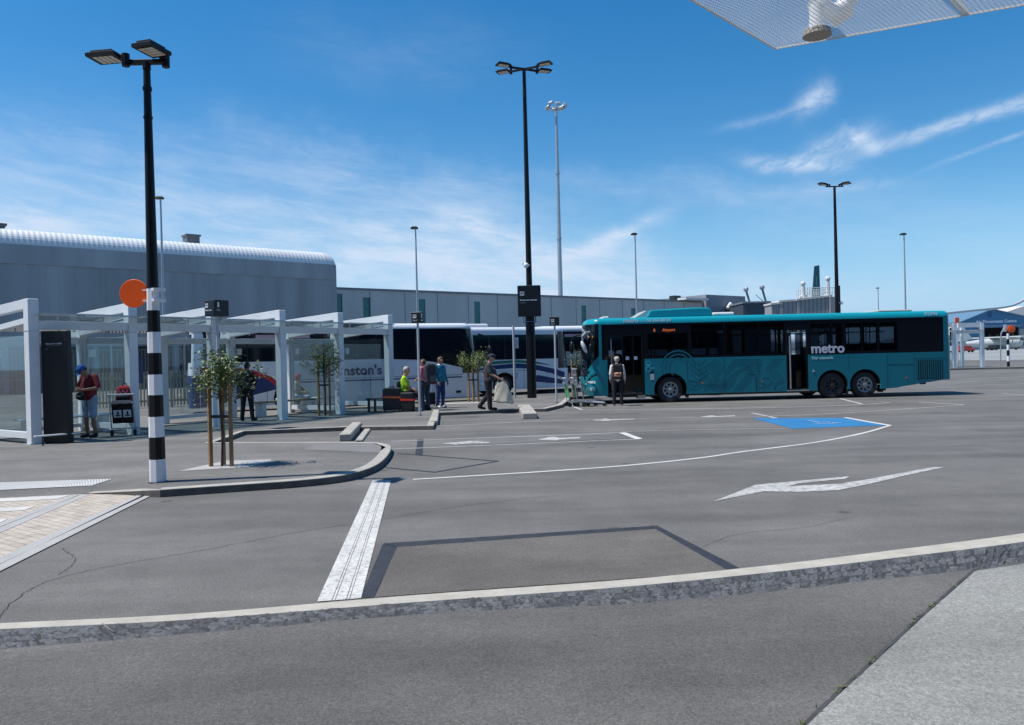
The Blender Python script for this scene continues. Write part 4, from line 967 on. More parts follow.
# timetable boxes, little cctv boxes on back posts
for k in (0, 1, 3, 4, 5):
    b = MB().box(k*SP+.10, k*SP+.26, BD-.1, BD+.06, 1.95, 2.15); b.build('speaker_box', WHITE, sh, bevel=.01)
MB().box(SP*1+1.0, SP*1+1.6, BD+.0, BD+.05, 1.2, 1.95).build('notice_panel', mat('notice_navy', (.03, .06, .15), .4), sh)
for k, y in ((0, BD-.5), (3, BD-.45)):
    bn = thing('shelter_bench', ('timber and white slab bench behind the man in black' if k else 'white slab bench inside the shelter bay behind the black totem'), 'bench', tuple(o_+r_*(k*SP+.4)+Vector((-.8207, .5715, 0))*y), RZ)
    MB().box(0, SP*1.0, -.22, .22, .42, .47).build('seat', SEATW if k else WHITE, bn, bevel=.01)
    for x in (.15, SP-.3): MB().box(x, x+.16, -.18, .18, 0, .42).build('leg', WHITE, bn)
# bench under the person in the glass bay
bn = thing('shelter_bench', 'white slab bench carrying the seated woman behind the glass', 'bench', tuple(o_+r_*(SP*4-.2)+Vector((-.8207, .5715, 0))*2.95), 0)
bpos = G(299, 411, KZ)
bn.location = (bpos.x-.75, bpos.y+.05, KZ)
MB().box(0, 1.5, -.22, .22, .40, .46).build('seat', WHITE, bn, bevel=.01)
for x in (.1, 1.25): MB().box(x, x+.14, -.16, .16, 0, .40).build('leg', WHITE, bn)
# black information totem
p = G(56, 443.5, KZ); W2 = .31
t = thing('information_totem', 'tall black information slab beside the first shelter post', 'totem', (p.x+.02, p.y+.05, KZ), -.12)
Ht = D(45, 331, p.y).z-KZ
MB().box(-W2, W2, -.05, .10, 0, Ht).build('panel', SIGNK, t, bevel=.006)
text('Buses and coaches', .05, SIGNW, t, upright(-W2+.12, -.052, Ht-.30)); text('↑'.replace('↑', 'i'), .06, SIGNW, t, upright(-W2+.13, -.052, Ht-.42)); MB().box(-W2+.12, W2-.14, -.054, -.051, Ht-.335, Ht-.33).build('rule', mat('rule_grey', (.2, .2, .2), .5), t)
# low rail
a_, c_ = G(43, 445.5, KZ), G(70, 443, KZ)
t = thing('low_rail', 'knee-low white rail on two short legs at the foot of the black totem', 'rail', tuple(a_), math.atan2(c_.y-a_.y, c_.x-a_.x)); L = (c_-a_).length
b = MB().box(-.17, L+.2, -.03, .03, .19, .225); b.build('rail', WHITE, t, bevel=.008)
for x in (0, L): MB().tube((x, 0, 0), (x, 0, .19), .016, n=8).build('leg', BLACKM, t)
# far shelter on the right
fs = G(954, 367.7, .13); 
t = thing('bus_shelter', 'distant white-framed glass shelter behind the rear of the teal bus', 'bus shelter', (fs.x, fs.y, .13))
X = lambda px: D(px, 350, fs.y).x-fs.x; Ht = D(981, 322.5, fs.y).z-.13
for px in (939, 954.2, 982): MB().box(X(px)-.12, X(px)+.12, -.14, .14, 0, Ht).build('front_post', WHITE, t)
for px in (948, 962, 986): MB().box(X(px)*1.02-.1, X(px)*1.02+.1, 3.2, 3.4, 0, Ht-.25).build('back_post', WHITE, t)
b = MB().box(X(938.5), X(954.2)-.121, -.1, .1, Ht-.3, Ht); b.box(X(958), X(982)-.121, -.1, .1, Ht-.36, Ht); b.box(X(954.2)+.121, X(982)-.121, -.07, .07, Ht-.85, Ht-.62); b.build('front_beam', WHITE, t)
MB().box(X(938), X(983), -.3, 3.6, Ht-.60, Ht-.57).build('roof_glass', GLR, t)
b = MB().box(X(954.2)+.13, X(982)-.13, 3.28, 3.3, .2, Ht-.9); b.build('glass_panel', GLC, t)
MB().box(X(955), X(981), 3.2, 3.38, .1, .2).build('sill', GREYP, t)
for px in (966, 973): MB().box(X(px)-.03, X(px)+.03, 3.24, 3.34, .2, Ht-.9).build('mullion', GREYP, t)
# belisha pole and bent lamp, orange panel
p = G(1008.5, 367, .1); t = thing('banded_crossing_pole', 'distant black and white banded pole carrying an orange disc', 'crossing marker', tuple(p))
H = D(1008, 329, p.y).z; n = 7
for k in range(n): MB().tube((0, 0, H*k/n), (0, 0, H*(k+1)/n-.003), .1, n=10).build('band', SIGNW if k % 2 else BLACKM, t)
oc = D(1011.3, 329, p.y-.2); MB().lathe([(.02, -.05), (.30, -.03), (.30, .03), (.02, .05)], 24, 'y', tuple(oc-p)).build('disc', ORANGE, t); MB().box(-.3, -.05, -.02, .02, H-.3, H+.25).build('plate', SIGNW, t)
p = G(1000.5, 366, .1); t = thing('bent_lamp_post', 'distant thin grey post with its top bent to the right beside the banded pole', 'lamp post', tuple(p)); q = D(1001, 334, p.y)-p; q2 = D(1005, 325.5, p.y)-p
MB().path([Vector((0, 0, 0)), q, q2], .05, 6).build('pole', GALV, t)
p = G(957, 366, .1); p.x = D(957, 322, p.y+2).x; t = thing('orange_panel_sign', 'distant upright orange sign panel on a post behind the far shelter', 'sign', (p.x, p.y+2, 0)); z0, z1 = D(957, 326, p.y+2).z, D(957, 318.5, p.y+2).z
MB().tube((0, 0, 0), (0, 0, z0), .06, n=6).build('post', GREYP, t); MB().box(-.2, .2, -.04, .04, z0, z1+.1).build('panel', mat('orange_panel', (.75, .13, .05), .5), t, bevel=.03)
# slatted tan fence and security fence behind the shelters
def slat_fence(pa, pb_, H, label, m, step=.13, w=.06, name='slatted_fence'):
    d = (pb_-pa); L = d.length; t = thing(name, label, 'fence', tuple(pa), math.atan2(d.y, d.x)); b = MB(); n = int(L/step)
    for i in range(n): b.box(i*step, i*step+w, -.02, .02, .08, H)
    b.build('slats', m, t); b = MB().box(0, L, .021, .06, .25, .33); b.box(0, L, .021, .06, H-.3, H-.22); b.build('rail', m, t)
    for i in range(int(L/3)+1): MB().box(i*3, i*3+.09, .061, .15, 0, H+.02).build('post', GALV, t)
    return t
slat_fence(Vector((-17.5, 32.0, 0)), Vector((-13.5, 33.6, 0)), 1.55, 'tan vertical slat fence seen through the shelters left of the coach tail', mat('fence_tan', (.36, .33, .22), .8, var=.15))
t = thing('security_fence', 'tall dark wire mesh fence behind the shelters and the coach tail', 'fence', (-30, 30, 0), math.atan2(14, 24)); b = MB()
for i in range(9): x = i*3.2; q = MB().path([Vector((x, 0, 0)), Vector((x, 0, 2.7)), Vector((x+.05, -.45, 3.15))], .035, 6); q.build('post', GALV, t)
for z in (.1, 1.3, 2.6, 2.85, 3.0, 3.15): y = 0 if z < 2.7 else -(z-2.7); b.tube((0, y, z), (27, y, z), .008, n=4)
for i in range(180): b.tube((i*.15, 0, .1), (i*.15, 0, 2.6), .004, n=3, cap=False)
b.build('wire', GALV, t)
# ================================================================ CANOPY MESH overhead
HC = 3.0
C_, A_, B_ = G(775.5, 49.5, HC), G(690, 0, HC), G(1024, 5.5, HC)
e1 = (A_-C_).normalized(); e2 = (B_-C_).normalized(); L1, L2 = 1.9, 3.2
cn = thing('mesh_canopy', 'white expanded-metal mesh canopy panel overhead at the top right', 'canopy', tuple(C_))
b = MB(); st = .0135; Z3 = Vector((0, 0, 1))
def strand(bm, p, q, w=.0015, h=.0016):
    d = (q-p).normalized(); n = Vector((-d.y, d.x, 0))*w/2; u = Z3*h
    bm.add([p-n, q-n, q+n, p+n, p-n+u, q-n+u, q+n+u, p+n+u], [(0,1,2,3), (4,7,6,5), (0,4,5,1), (3,2,6,7)])
i = 1
while i*st < L1:
    p = e1*(i*st); strand(b, p, p+e2*L2); i += 1
i = 1
while i*st*1.25 < L2:
    p = e2*(i*st*1.25)+Vector((0, 0, .0018)); strand(b, p, p+e1*L1, .0017); i += 1
b.build('mesh', mat('mesh_white', (.80, .83, .83), .4), cn)
b = MB(); strand(b, Vector(), e1*L1, .006, .007); strand(b, e1*L1, e1*L1+e2*L2, .006, .007); strand(b, e1*L1+e2*L2, e2*L2, .006, .007); strand(b, e2*L2, Vector(), .006, .007); b.build('edge_trim', WHITE, cn)
dp = G(817, 36, HC-.026)-C_; q1 = G(836, 14, HC+.20)-C_; q2 = G(885, -40, HC+.42)-C_
b = MB().tube(dp, dp+Vector((0, 0, .022)), .054, .050, 28); b.build('foot_disc', mat('disc_grey', (.30, .28, .25), .6), cn)
b = MB().tube(dp+Vector((0, 0, .031)), dp+Vector((0, 0, .12)), .03, .026, 14); b.path([dp+Vector((0, 0, .12)), q1, q2], .035, 14); b.tube(q1-Vector((.03, 0, .02)), q1+Vector((.04, -.03, .02)), .045, n=14); b.build('strut', WHITE, cn, smooth='auto')
q1 = G(965, 11, HC+.03)-C_; q2 = G(925, -30, HC+.05)-C_; MB().path([q1, q2, q2+(q2-q1)*2], .014, 10).build('strut', WHITE, cn)
pe = e1*L1+e2*L2
b = MB(); q = e1*(L1+.0)+e2*(L2*.5); b.tube(q+Vector((0, -.06, -HC-C_.z+C_.z)), q+Vector((0, -.06, .3)), .05, n=14); b.build('post', WHITE, cn)

# unseen terminal frontage, added behind the camera to darken reflections and sky fill
t = thing('unseen_terminal', 'unseen dark glazed airport terminal frontage added behind the camera to darken reflections', 'building', (0, -14, 0))
MB().box(-70, 80, -12, 0, 0, 12).build('wall', mat('terminal_dark', (.045, .05, .058), .6, var=.3, vs=.2), t)
b = MB()
for k in range(75): b.box(-69.5+k*2, -69.35+k*2, .003, .25, 0, 11.6)
b.build('fins', mat('fin_grey', (.12, .13, .14), .5), t); MB().box(-71, 81, -12.5, 1.5, 12, 12.6).build('roof', PANELT, t)
# ================================================================ VEHICLES
RIMW = mat('rim_silver', (.34, .355, .365), .4, .3, var=.1); RIMD = mat('rim_dark', (.03, .032, .035), .5)
def arc_pts(cx, cz, r, a0, a1, n=14): return [(cx+r*math.cos(a0+(a1-a0)*k/n), cz+r*math.sin(a0+(a1-a0)*k/n)) for k in range(n+1)]
def wheel(t, x, y, r, side, rim=RIMW, wdt=.29, dark=False):
    s_ = side  # -1: outer face towards -y
    prof = [(r*.58, 0), (r*.66, -.012), (r*.93, -.008), (r*.985, .02), (r, .06), (r, wdt-.05), (r*.94, wdt), (r*.55, wdt)]
    b = MB().lathe([(a, h if s_ < 0 else -h) for a, h in prof], 40, 'y', (x, y, r), cap=False); w = b.build('wheel', RUBBER, t, smooth='auto')
    b = MB(); q = -1 if s_ < 0 else 1
    # rim ring, dished disc with holes, hub
    outer = [(r*.585*math.cos(2*PI*k/32), r*.585*math.sin(2*PI*k/32)) for k in range(32)]
    holes = [[(r*.39*math.cos(2*PI*j/8+.2)+r*.10*math.cos(2*PI*k/10), r*.39*math.sin(2*PI*j/8+.2)+r*.10*math.sin(2*PI*k/10)) for k in range(10)] for j in range(8)]
    b.plate(outer, .03, holes, f=lambda u, v, h: Vector((x+u, y-q*(.05+h), r+v)))
    b.lathe([(r*.60, y-q*-.004), (r*.585, y-q*-.012), (r*.54, y-q*.0), (r*.52, y-q*.05)], 32, 'y', (x, 0, r), cap=False)
    b.lathe([(r*.17, y-q*.05), (r*.16, y-q*-.05), (.02, y-q*-.055)], 16, 'y', (x, 0, r))
    for j in range(10):
        a = 2*PI*j/10; c_ = (x+r*.25*math.cos(a), r+r*.25*math.sin(a)); b.tube((c_[0], y-q*.05, c_[1]), (c_[0], y-q*.015, c_[1]), .016, n=6)
    b.build('rim', rim, w)
    b = MB().lathe([(r*.5, y-q*.09), (.01, y-q*.095)], 20, 'y', (x, 0, r)); b.build('brake_drum', BLACKF, w)
def shell_end(t, L, Wd, u0, face_map, zrows, prof, P, segs=26, n_exp=2.6, depth=.6, rake=None, flip=False):
    """rounded end: plan superellipse swept through rows; prof(z)->(inset_side, shift)"""
    rows = zrows; cols = []
    for i in range(segs+1):
        a = -PI/2+PI*i/segs
        c_, s_ = math.cos(a), math.sin(a)
        cols.append(((abs(c_)**(2/n_exp)), math.copysign(abs(s_)**(2/n_exp), s_)))
    groups = {}
    pts = []
    for z in rows:
        ins, sh_ = prof(z); r = []
        for (cc, ss) in cols:
            y = Wd/2+ss*(Wd/2-ins); u = depth-cc*(depth-sh_)
            r.append(P(u, y, z))
        pts.append(r)
    for j in range(len(rows)-1):
        for i in range(segs):
            key = face_map((i+.5)/segs, (rows[j]+rows[j+1])/2)
            b, idx = groups.setdefault(key, (MB(), {}))
            q = []
            for (jj, ii) in ((j, i), (j, i+1), (j+1, i+1), (j+1, i)):
                if (jj, ii) not in idx: idx[(jj, ii)] = len(b.v); b.v.append(Vector(pts[jj][ii]))
                q.append(idx[(jj, ii)])
            b.f.append(q); b.m.append(0)
    return groups
def frange(a, b, n): return [a+(b-a)*i/n for i in range(n+1)]
# ---------------------------------------------------------------- the teal bus
BL = 13.44; BW = 2.5; ANG = math.radians(1.2)
bx0 = D(585, 380, 27.9).x
bus = thing('articulated_bus' if False else 'city_bus', 'long teal single-deck city bus with open front door at the kerb', 'bus', (bx0, 27.75, 0), ANG)
U = lambda px: (D(px, 360, 28.0).x-bx0)    # along the side
zW0, zW1 = 1.60, 2.87; ZS, ZT = 2.90, 3.10
def body_prof(z):
    if z <= ZS: return (0.0, 0.0)
    k = (z-ZS)/(ZT-ZS); k = min(1, k); return (.16*(1-math.sqrt(max(0, 1-k*k))), 0.0)
FD = .62
uD0, uD1 = U(606.5), U(643.5); uR0, uR1 = U(785.5), U(807.5)
wc_ = [U(669), U(831.5), U(864.5)]; UF = lambda px: (D(px, 360, 30.55).x-bx0); ar = .60; uF = FD; uE = BL-.35
def side(yv, near):
    f_ = lambda u, v, q: Vector((u, yv+(q if near else -q), v))
    zb = .30
    low = [(uF, zb)]
    def arch(c_, r=ar): return [(c_-r, zb)]+[(x, max(zb, z)) for x, z in arc_pts(c_, .47, r, PI*1.0+.27, -.27, 18) if z > zb-.01]+[(c_+r, zb)]
    if near: low += [(uD0, zb), (uD0, zW0), (uD1, zW0), (uD1, zb)]
    low += arch(wc_[0])
    if near: low += [(uR0, zb), (uR0, zW0), (uR1, zW0), (uR1, zb)]
    a1 = arch(wc_[1], .57); a2 = arch(wc_[2], .57); low += a1+a2 if a1[-1][0] < a2[0][0] else a1[:-1]+[((a1[-1][0]+a2[0][0])/2, zb+.12)]+a2[1:]
    low += [(U(897), .33), (U(902), .37), (uE, .58), (uE, zW0)]
    if near: low += [(uR1+.001, zW0)]*0
    low += [(uF, zW0)]
    # split in pieces at the doors to keep outlines simple
    pieces = []
    if near:
        cuts = [(uF, uD0), (uD1, uR0), (uR1, uE)]
    else: cuts = [(uF, uE)]
    for (p, q) in cuts:
        o = [(p, zb)]
        for i, c_ in enumerate(wc_):
            if p < c_ < q: 
                A = arch(c_, ar if i == 0 else .565)
                if i == 2: A = A[1:]
                if i == 1: A = A[:-1]
                o += A
        if q == uE: o += [(U(897), .33), (U(902), .37), (uE, .58)]
        else: o.append((q, zb))
        o += [(q, zW0), (p, zW0)]
        pieces.append(o)
    b = MB()
    for o in pieces: b.plate(o, .04, f=f_)
    b.build('side_panel', TEAL, bus)
    # black upper frame with window openings
    if near: wins = [(U(647.5), U(686.5), 1.70, 2.50), (U(691), U(722.5), 1.70, 2.78), (U(725.5), U(757), 1.70, 2.78), (U(759.5), U(783), 1.70, 2.78), (U(811.5), U(829.5), 1.72, 2.70), (U(832), U(842), 1.72, 2.70), (U(845.5), U(861), 1.72, 2.70), (U(863.5), U(877), 1.72, 2.70), (U(880), U(897), 1.72, 2.70)]
    else: wins = [(.95, 1.75, 1.45, 2.6)]+[(UF(a_), UF(c_), 1.62, 2.62) for a_, c_ in ((645, 668), (672, 706), (709, 742), (745, 778), (781, 808), (812, 838))]+[(UF(a_), UF(c_), 1.98, 2.74) for a_, c_ in ((844, 861), (865, 877), (880.5, 897))]
    fr = []
    segs = [(uF, uE)] if not near else [(uD1, uR0), (uR1, uE)]
    b = MB()
    for p, q in segs:
        hs = []
        for (a_, c_, z0, z1) in wins:
            if p < a_ < q:
                r = .07; h = []
                for (cx, cz, s0) in ((c_-r, z1-r, 0), (a_+r, z1-r, PI/2), (a_+r, z0+r, PI), (c_-r, z0+r, 1.5*PI)): h += arc_pts(cx, cz, r, s0, s0+PI/2, 4)
                hs.append(h)
        b.plate([(p, zW0+.001), (q, zW0+.001), (q, zW1), (p, zW1)], .03, hs, f=lambda u, v, q_: f_(u, v, q_+.012))
    if near:
        b.box(uF, uD1, yv+.012, yv+.042, 2.50, zW1); b.box(uR0, uR1, yv+.012, yv+.042, 2.55, zW1)
        b.box(uF, uD0, yv+.012, yv+.042, zW0, 2.50)
    b.build('window_surround', mat('surround_black', (.008, .009, .013), .12, spec=.6) if near else BLACKM, bus)
    k = 0
    for (a_, c_, z0, z1) in wins:
        e = .01
        q = MB(); q.box(a_-e, c_+e, (yv+.002 if near else yv-.010), (yv+.010 if near else yv-.002), z0-e, z1+e); q.build('window', GLT if near else GLT2, bus)
    b = MB(); b.box(uF, uE, yv+(0 if near else -.03), yv+(.03 if near else 0), zW1, ZS); b.build('cove_panel', TEALR, bus)
side(0, True); side(BW, False)
# roof shell and ends
def P0(u, y, z): return (u, y, z)
def P1(u, y, z): return (BL-u*.35/FD if False else BL-u, y, z)
zr1 = [.30, .45, .62, .75, .9, 1.0, 1.1]+[1.18+.03*k for k in range(20)]+[1.8, 1.95, 2.1, 2.25, 2.4, 2.52, 2.64, 2.76, ZS]+[ZS+(ZT-ZS)*math.sin(PI/2*k/6) for k in range(1, 7)]
def fprof(z):
    ins = body_prof(z)[0]; sh_ = .0
    if z > 1.2: sh_ = .02+.10*((z-1.2)/1.9)**1.6
    if z < .6: sh_ = .06*(.6-z)/.3
    if z > ZS: sh_ += ins*.9
    return (ins, sh_)
def fmap(s_, z):
    a = abs(s_-.5)*2     # 0 centre, 1 side
    if z > ZS: return 'roof'
    if z > 2.83: return 'front_panel'
    edge = .94-.55*max(0, (1.75-z)/.6)
    if 2.42 < z and a < edge: return 'destination_window'
    if 1.18 < z and a < edge: return 'windscreen'
    if .95 < z <= 1.2 and a < .62-(1.2-z)*1.0: return 'black_panel'
    return 'front_panel'
gm = {'roof': TEALR, 'front_panel': TEAL, 'windscreen': glass('windscreen_glass', (.30, .34, .36), .9, .06), 'destination_window': GLD, 'black_panel': GLD, 'rear_panel': TEAL, 'rear_window': GLD}
for k_, (b, _) in shell_end(bus, BL, BW, 0, fmap, zr1, fprof, P0, 120, 2.7, FD).items(): b.build(k_ if k_ != 'roof' else 'roof_front', gm[k_], bus, smooth=True)
def rprof(z): ins = body_prof(z)[0]; return (ins, .02*max(0, z-1.6)+ins*1.2)
def rmap(s_, z):
    a = abs(s_-.5)*2
    if z > ZS: return 'roof'
    if 1.75 < z < 2.7 and a < .72: return 'rear_window'
    return 'rear_panel'
zr2 = [.58, .75, .9, 1.2, 1.5, 1.75, 2.1, 2.4, 2.7, ZS]+zr1[-6:]
for k_, (b, _) in shell_end(bus, BL, BW, 0, rmap, zr2, rprof, P1, 36, 4.5, .35).items(): b.build(k_ if k_ != 'roof' else 'roof_rear', gm[k_], bus, smooth=True)
b = MB(); arcp = []
for k in range(7): z = ZS+(ZT-ZS)*math.sin(PI/2*k/6); arcp.append((body_prof(z)[0], z))
sec = [(i_, z) for i_, z in arcp]+[(BW*.25, ZT+.025), (BW/2, ZT+.035), (BW*.75, ZT+.025)]+[(BW-i_, z) for i_, z in arcp[::-1]]
n = len(sec); vs = [(u, y, z) for u in (uF, uE) for y, z in sec]; b.add(vs, [(i, i+1, n+i+1, n+i) for i in range(n-1)]); b.build('roof', TEALR, bus, smooth=True)
b = MB(); 
for (u, dp_) in ((uF, .25), (uE, .2)): b.plate([(i_, z) for i_, z in sec], 0, f=lambda a, c, q, u=u: Vector((u, a, c-.002)))
b.build('roof_bulkhead', BLACKM, bus)
# roof pod
b = MB(); pz = ZT+.0; u0, u1 = U(648.5), U(714.5)
o = [(u0, pz+.01), (u0+.14, pz+.28), (U(700), pz+.335), (U(711.5), pz+.32), (u1, pz+.24), (u1+.05, pz+.01)]
b.plate(o, BW-.7, f=lambda a, c, q: Vector((a, .35+q, c))); b.build('air_conditioning_pod', TEALR, bus, bevel=.05, seg=2)
b = MB(); b.plate([(u0-.42, pz+.01), (u0+.02, pz+.27), (u0+.13, pz+.285), (u0+.01, pz+.01)], BW-.9, f=lambda a, c, q: Vector((a, .45+q, c)))
for k in range(6): b.box(u0-.36+k*.07, u0-.345+k*.07, .44, BW-.44, pz+.02+k*.04, pz+.07+k*.04)
b.build('pod_grille', mat('grille_pale', (.55, .57, .55), .5), bus)
b = MB(); b.box(U(605.5), U(612), .7, 1.8, pz, pz+.10); b.build('roof_hatch', mat('hatch_pale', (.60, .62, .6), .6), bus, bevel=.03)
b = MB(); b.box(U(717), U(739), .5, 2.0, pz+.01, pz+.15); b.build('roof_hatch', mat('hatch_white', (.66, .68, .66), .6), bus, bevel=.06, seg=2)
b = MB(); b.box(U(886), U(921), .5, 2.0, pz+.01, pz+.09); b.build('roof_hatch', mat('hatch_tan', (.42, .40, .36), .6), bus, bevel=.03)
# lettering
text('metro', .22, SIGNW, bus, upright(U(623), -.004, 2.93), bold=.006); text('.co.nz', .15, mat('letter_cyan', (.25, .6, .68), .5), bus, upright(U(638.5), -.004, 2.93))
text('03 366 88 55', .165, SIGNW, bus, upright(U(646.5), -.004, 2.93), bold=.003)
text('KGP95', .17, mat('letter_pale', (.6, .8, .85), .5), bus, upright(U(925.5), -.006, 2.93), bold=.004)
text('metro', .485, mat('letter_lilac', (.62, .63, .70), .5), bus, upright(U(810.5), -.003, 1.665), bold=.014, spacing=1.0, th=.004)
text('Our network', .145, mat('letter_teal', (.36, .62, .66), .5), bus, upright(U(810.8), -.004, 1.435), bold=.006)
AMB = bpy.data.materials.new('led_amber'); AMB.use_nodes = True; _b = AMB.node_tree.nodes['Principled BSDF']; _b.inputs['Base Color'].default_value = (.3, .06, .01, 1); _b.inputs['Emission Color'].default_value = (1, .22, .04, 1); _b.inputs['Emission Strength'].default_value = .28
text('8', .15, AMB, bus, upright(U(653), -.003, 2.575), bold=.003); text('Airport', .15, AMB, bus, upright(U(662), -.003, 2.58), bold=.003)
b = MB().plate(arc_pts(0, 0, .05, 0, 2*PI, 10)[:-1], .003, f=lambda a, c, q: Vector((U(647)+a, -q-.002, 1.38+c)));
for cz in (1.42, 1.22): b.ribbon(arc_pts(U(647.2), cz, .085, 0, 2*PI, 16)[:-1], .025, .003, f=lambda a, c, q: Vector((a, -.003-q, c)), closed=True)
b.box(U(650), U(653.5), -.005, -.002, 1.24, 1.28); b.build('side_logo', mat('logo_cyan', (.05, .42, .52), .5), bus)
b = MB().box(U(649), U(652.8), -.006, -.002, .84, 1.05); b.build('notice_sticker', mat('sticker', (.5, .55, .55), .6), bus); MB().box(U(649.2), U(652.6), -.006, -.002, 1.08, 1.15).build('notice_sticker', BLACKM, bus)
# pattern vinyl on the lower side
def pz_(x, y):  # drawing units of the survey: x 0..1024 over 640..800 px
    return (U(640+x/6.4), 1.75-((340+y/6.4)-hor_(640+x/6.4))*28.0/FPX)
def hor_(x): return 358-(x-512)*.0245
fp = lambda a, c, q: Vector((a, -.0015-q, c))
def pat(b, pts, w=.05, closed=False): 
    P = [pz_(x, y) for x, y in pts]; P = [(a, min(c, 2.1)) for a, c in P]; b.ribbon(P, w, .0015, f=fp, closed=closed)
b = MB()
cu, cz_ = pz_(237, 175)
for r in (.60, .47, .33): b.ribbon([(x, z) for x, z in arc_pts(cu, cz_, r, -.05*PI if r > .4 else -.3, PI*1.12 if r > .4 else PI*1.3, 30)], .05, .0015, f=fp)
for k in range(4): pat(b, [(322, 125+k*32), (370, 165+k*32), (418, 125+k*32)], .04)
pat(b, [(370, 125), (370, 235)], .035)
for d in (62, 36, 14): pat(b, [(470, 180-d), (470+d, 180), (470, 180+d), (470-d, 180)], .04, True)
for d in (0, 18, 36): pat(b, [(385+d, 195), (388+d, 240), (400+d, 275), (440+d*.6, 310-d*.6), (500, 325-d*.9), (555-d*.5, 308-d*.6), (590-d, 270-d*.3), (602-d, 230), (625-d*.2, 205-d*.4), (660, 190-d*.45), (700, 185-d*.5)], .042)
for k in range(4): pat(b, [(440, 245+k*17), (465, 262+k*17), (490, 243+k*17), (515, 262+k*17), (545, 243+k*17)], .035)
for d in (0, 16, 32): pat(b, [(530+d*.4, 215+d*.3), (575+d*.4, 150+d*.8), (600, 127+d), (760-d*.7, 125+d), (775-d, 140+d*.4), (760-d*.8, 165-d*.1)], .04)
for d in (0, 20, 40): pat(b, [(592+d, 322), (650+d*.8, 255+d*.5), (700+d*.3, 195+d*.8), (735, 230+d), (735, 322)], .042)
for k in range(3): pat(b, [(665, 200+k*22-30), (700, 175+k*22), (740, 200+k*22-22), (765, 180+k*22-20)], .032)
for d in (0, 24, 48): pat(b, [(905-d, 118), (845-d, 180), (905-d*1.1, 245)], .045)
for d in (0, 18, 36): pat(b, [(915, 255+d*.9), (880, 258+d*.9), (862, 275+d*.7), (850, 318)] if d < 30 else [(915, 300), (890, 305), (885, 322)], .04)
pat(b, [(760, 275), (790, 240), (815, 240), (830, 262), (812, 288), (770, 285)], .04); pat(b, [(750, 305), (800, 300), (845, 268)], .04); pat(b, [(298, 262), (345, 262)], .035)
for k in range(3): pat(b, [(300, 300-k*22), (345, 322-k*26), (385, 290-k*20)], .035)
pat(b, [(310, 322), (385, 250)], .035); pat(b, [(400, 322), (440, 285)], .035)
b.build('patterned_vinyl', TEALD, bus)
# rear hatch lines, grille
DT = mat('panel_gap', (.002, .06, .08), .5)
b = MB()
for (xa, za, xb, zb) in ((887, 1.17, 914, 1.17), (914, 1.17, 914, .40), (914.5, 1.37, 945, 1.37), (914.5, 1.37, 914.5, 1.17), (686, 1.57, 686, .32), (723, 1.57, 723, .32), (757, 1.57, 757, .32), (848, 1.57, 848, 1.1), (887, 1.57, 887, .34), (914.5, 1.57, 914.5, 1.38)):
    b.box(U(xa)-.005, U(xb)+.005, -.0035, .001, za-.008 if za == zb else zb, za+.008)
b.build('panel_seam', DT, bus)
b = MB().box(U(916.5), U(943), -.004, .002, .62, 1.30)
gr_ = b.build('engine_grille', BLACKF, bus); b = MB()
for k in range(12): x = U(916.8)+(U(942.2)-U(916.8))*k/11.5; b.box(x, x+.035, -.016, -.005, .64, 1.28)
b.build('louvre', TEALD, gr_)
MB().box(U(811.5), U(813.5), -.012, 0, .98, 1.04).build('marker_lamp', mat('lamp_pale', (.4, .5, .5), .4), bus)
b = MB()
for x in (U(700), U(760), U(905)): b.box(x, x+.07, -.012, -.002, .66, .70)
b.build('reflector', mat('amber_reflector', (.6, .16, .02), .4), bus)
# doors
b = MB()
for (x, z1) in ((uD0+.03, 2.48), (uD1-.06, 2.48)): b.box(x-.03, x+.03, .02, .10, .34, z1)
b.box(uD0, uD1, .02, .1, 2.44, 2.5); b.build('door_frame', BLACKM, bus)
b = MB().box(uD1-.34, uD1-.30, .12, .80, .42, 2.40); dl = b.build('front_door', GLT, bus)
b = MB(); 
for y in (.12, .76): b.box(uD1-.345, uD1-.295, y, y+.05, .40, 2.42)
b.box(uD1-.40, uD1-.36, .1, .12, .4, 2.42); b.box(uD1-.78, uD1-.74, .1, .14, .4, 2.42)
b.build('leaf_frame', BLACKM, dl)
b = MB()
for x in (uD1-.66, uD1-.36): b.box(x, x+.12, .085, .095, 1.58, 1.70)
b.build('door_sticker', SIGNW, dl)
MB().box(uD1-.74, uD1-.10, .105, .12, .40, 2.42).build('front_door', GLT, bus)
MB().tube((uD0+.16, .1, .5), (uD0+.16, .1, 2.35), .02, n=8).build('grab_rail', GALV, bus)
b = MB(); b.box(uR0, uR1, .012, .08, 2.50, 2.56); b.box(uR0, uR0+.05, .012, .08, .34, 2.5); b.box(uR1-.05, uR1, .012, .08, .34, 2.5); b.build('door_frame', BLACKM, bus)
rd = MB().box(uR0+.16, uR0+.20, .02, .55, .42, 2.42).build('rear_door', GLT, bus)
MB().box(uR0+.12, uR0+.155, -.02, .03, .38, 2.30).build('door_edge', GALV, rd)
MB().box(uR0+.45, uR1-.06, .3, .32, .42, 2.42).build('rear_door', GLT, bus)
b = MB().box(uR0, uR1, -.03, .3, .30, .335); b.build('door_sill', GALV, bus)
b = MB().box(uD0, uD1, 0, .5, .30, .34); b.build('door_sill', BLACKM, bus)
MB().box(U(636.5), U(644), .05, .5, .17, .30).build('wheelchair_ramp', mat('ramp_cream', (.55, .52, .42), .7), bus)
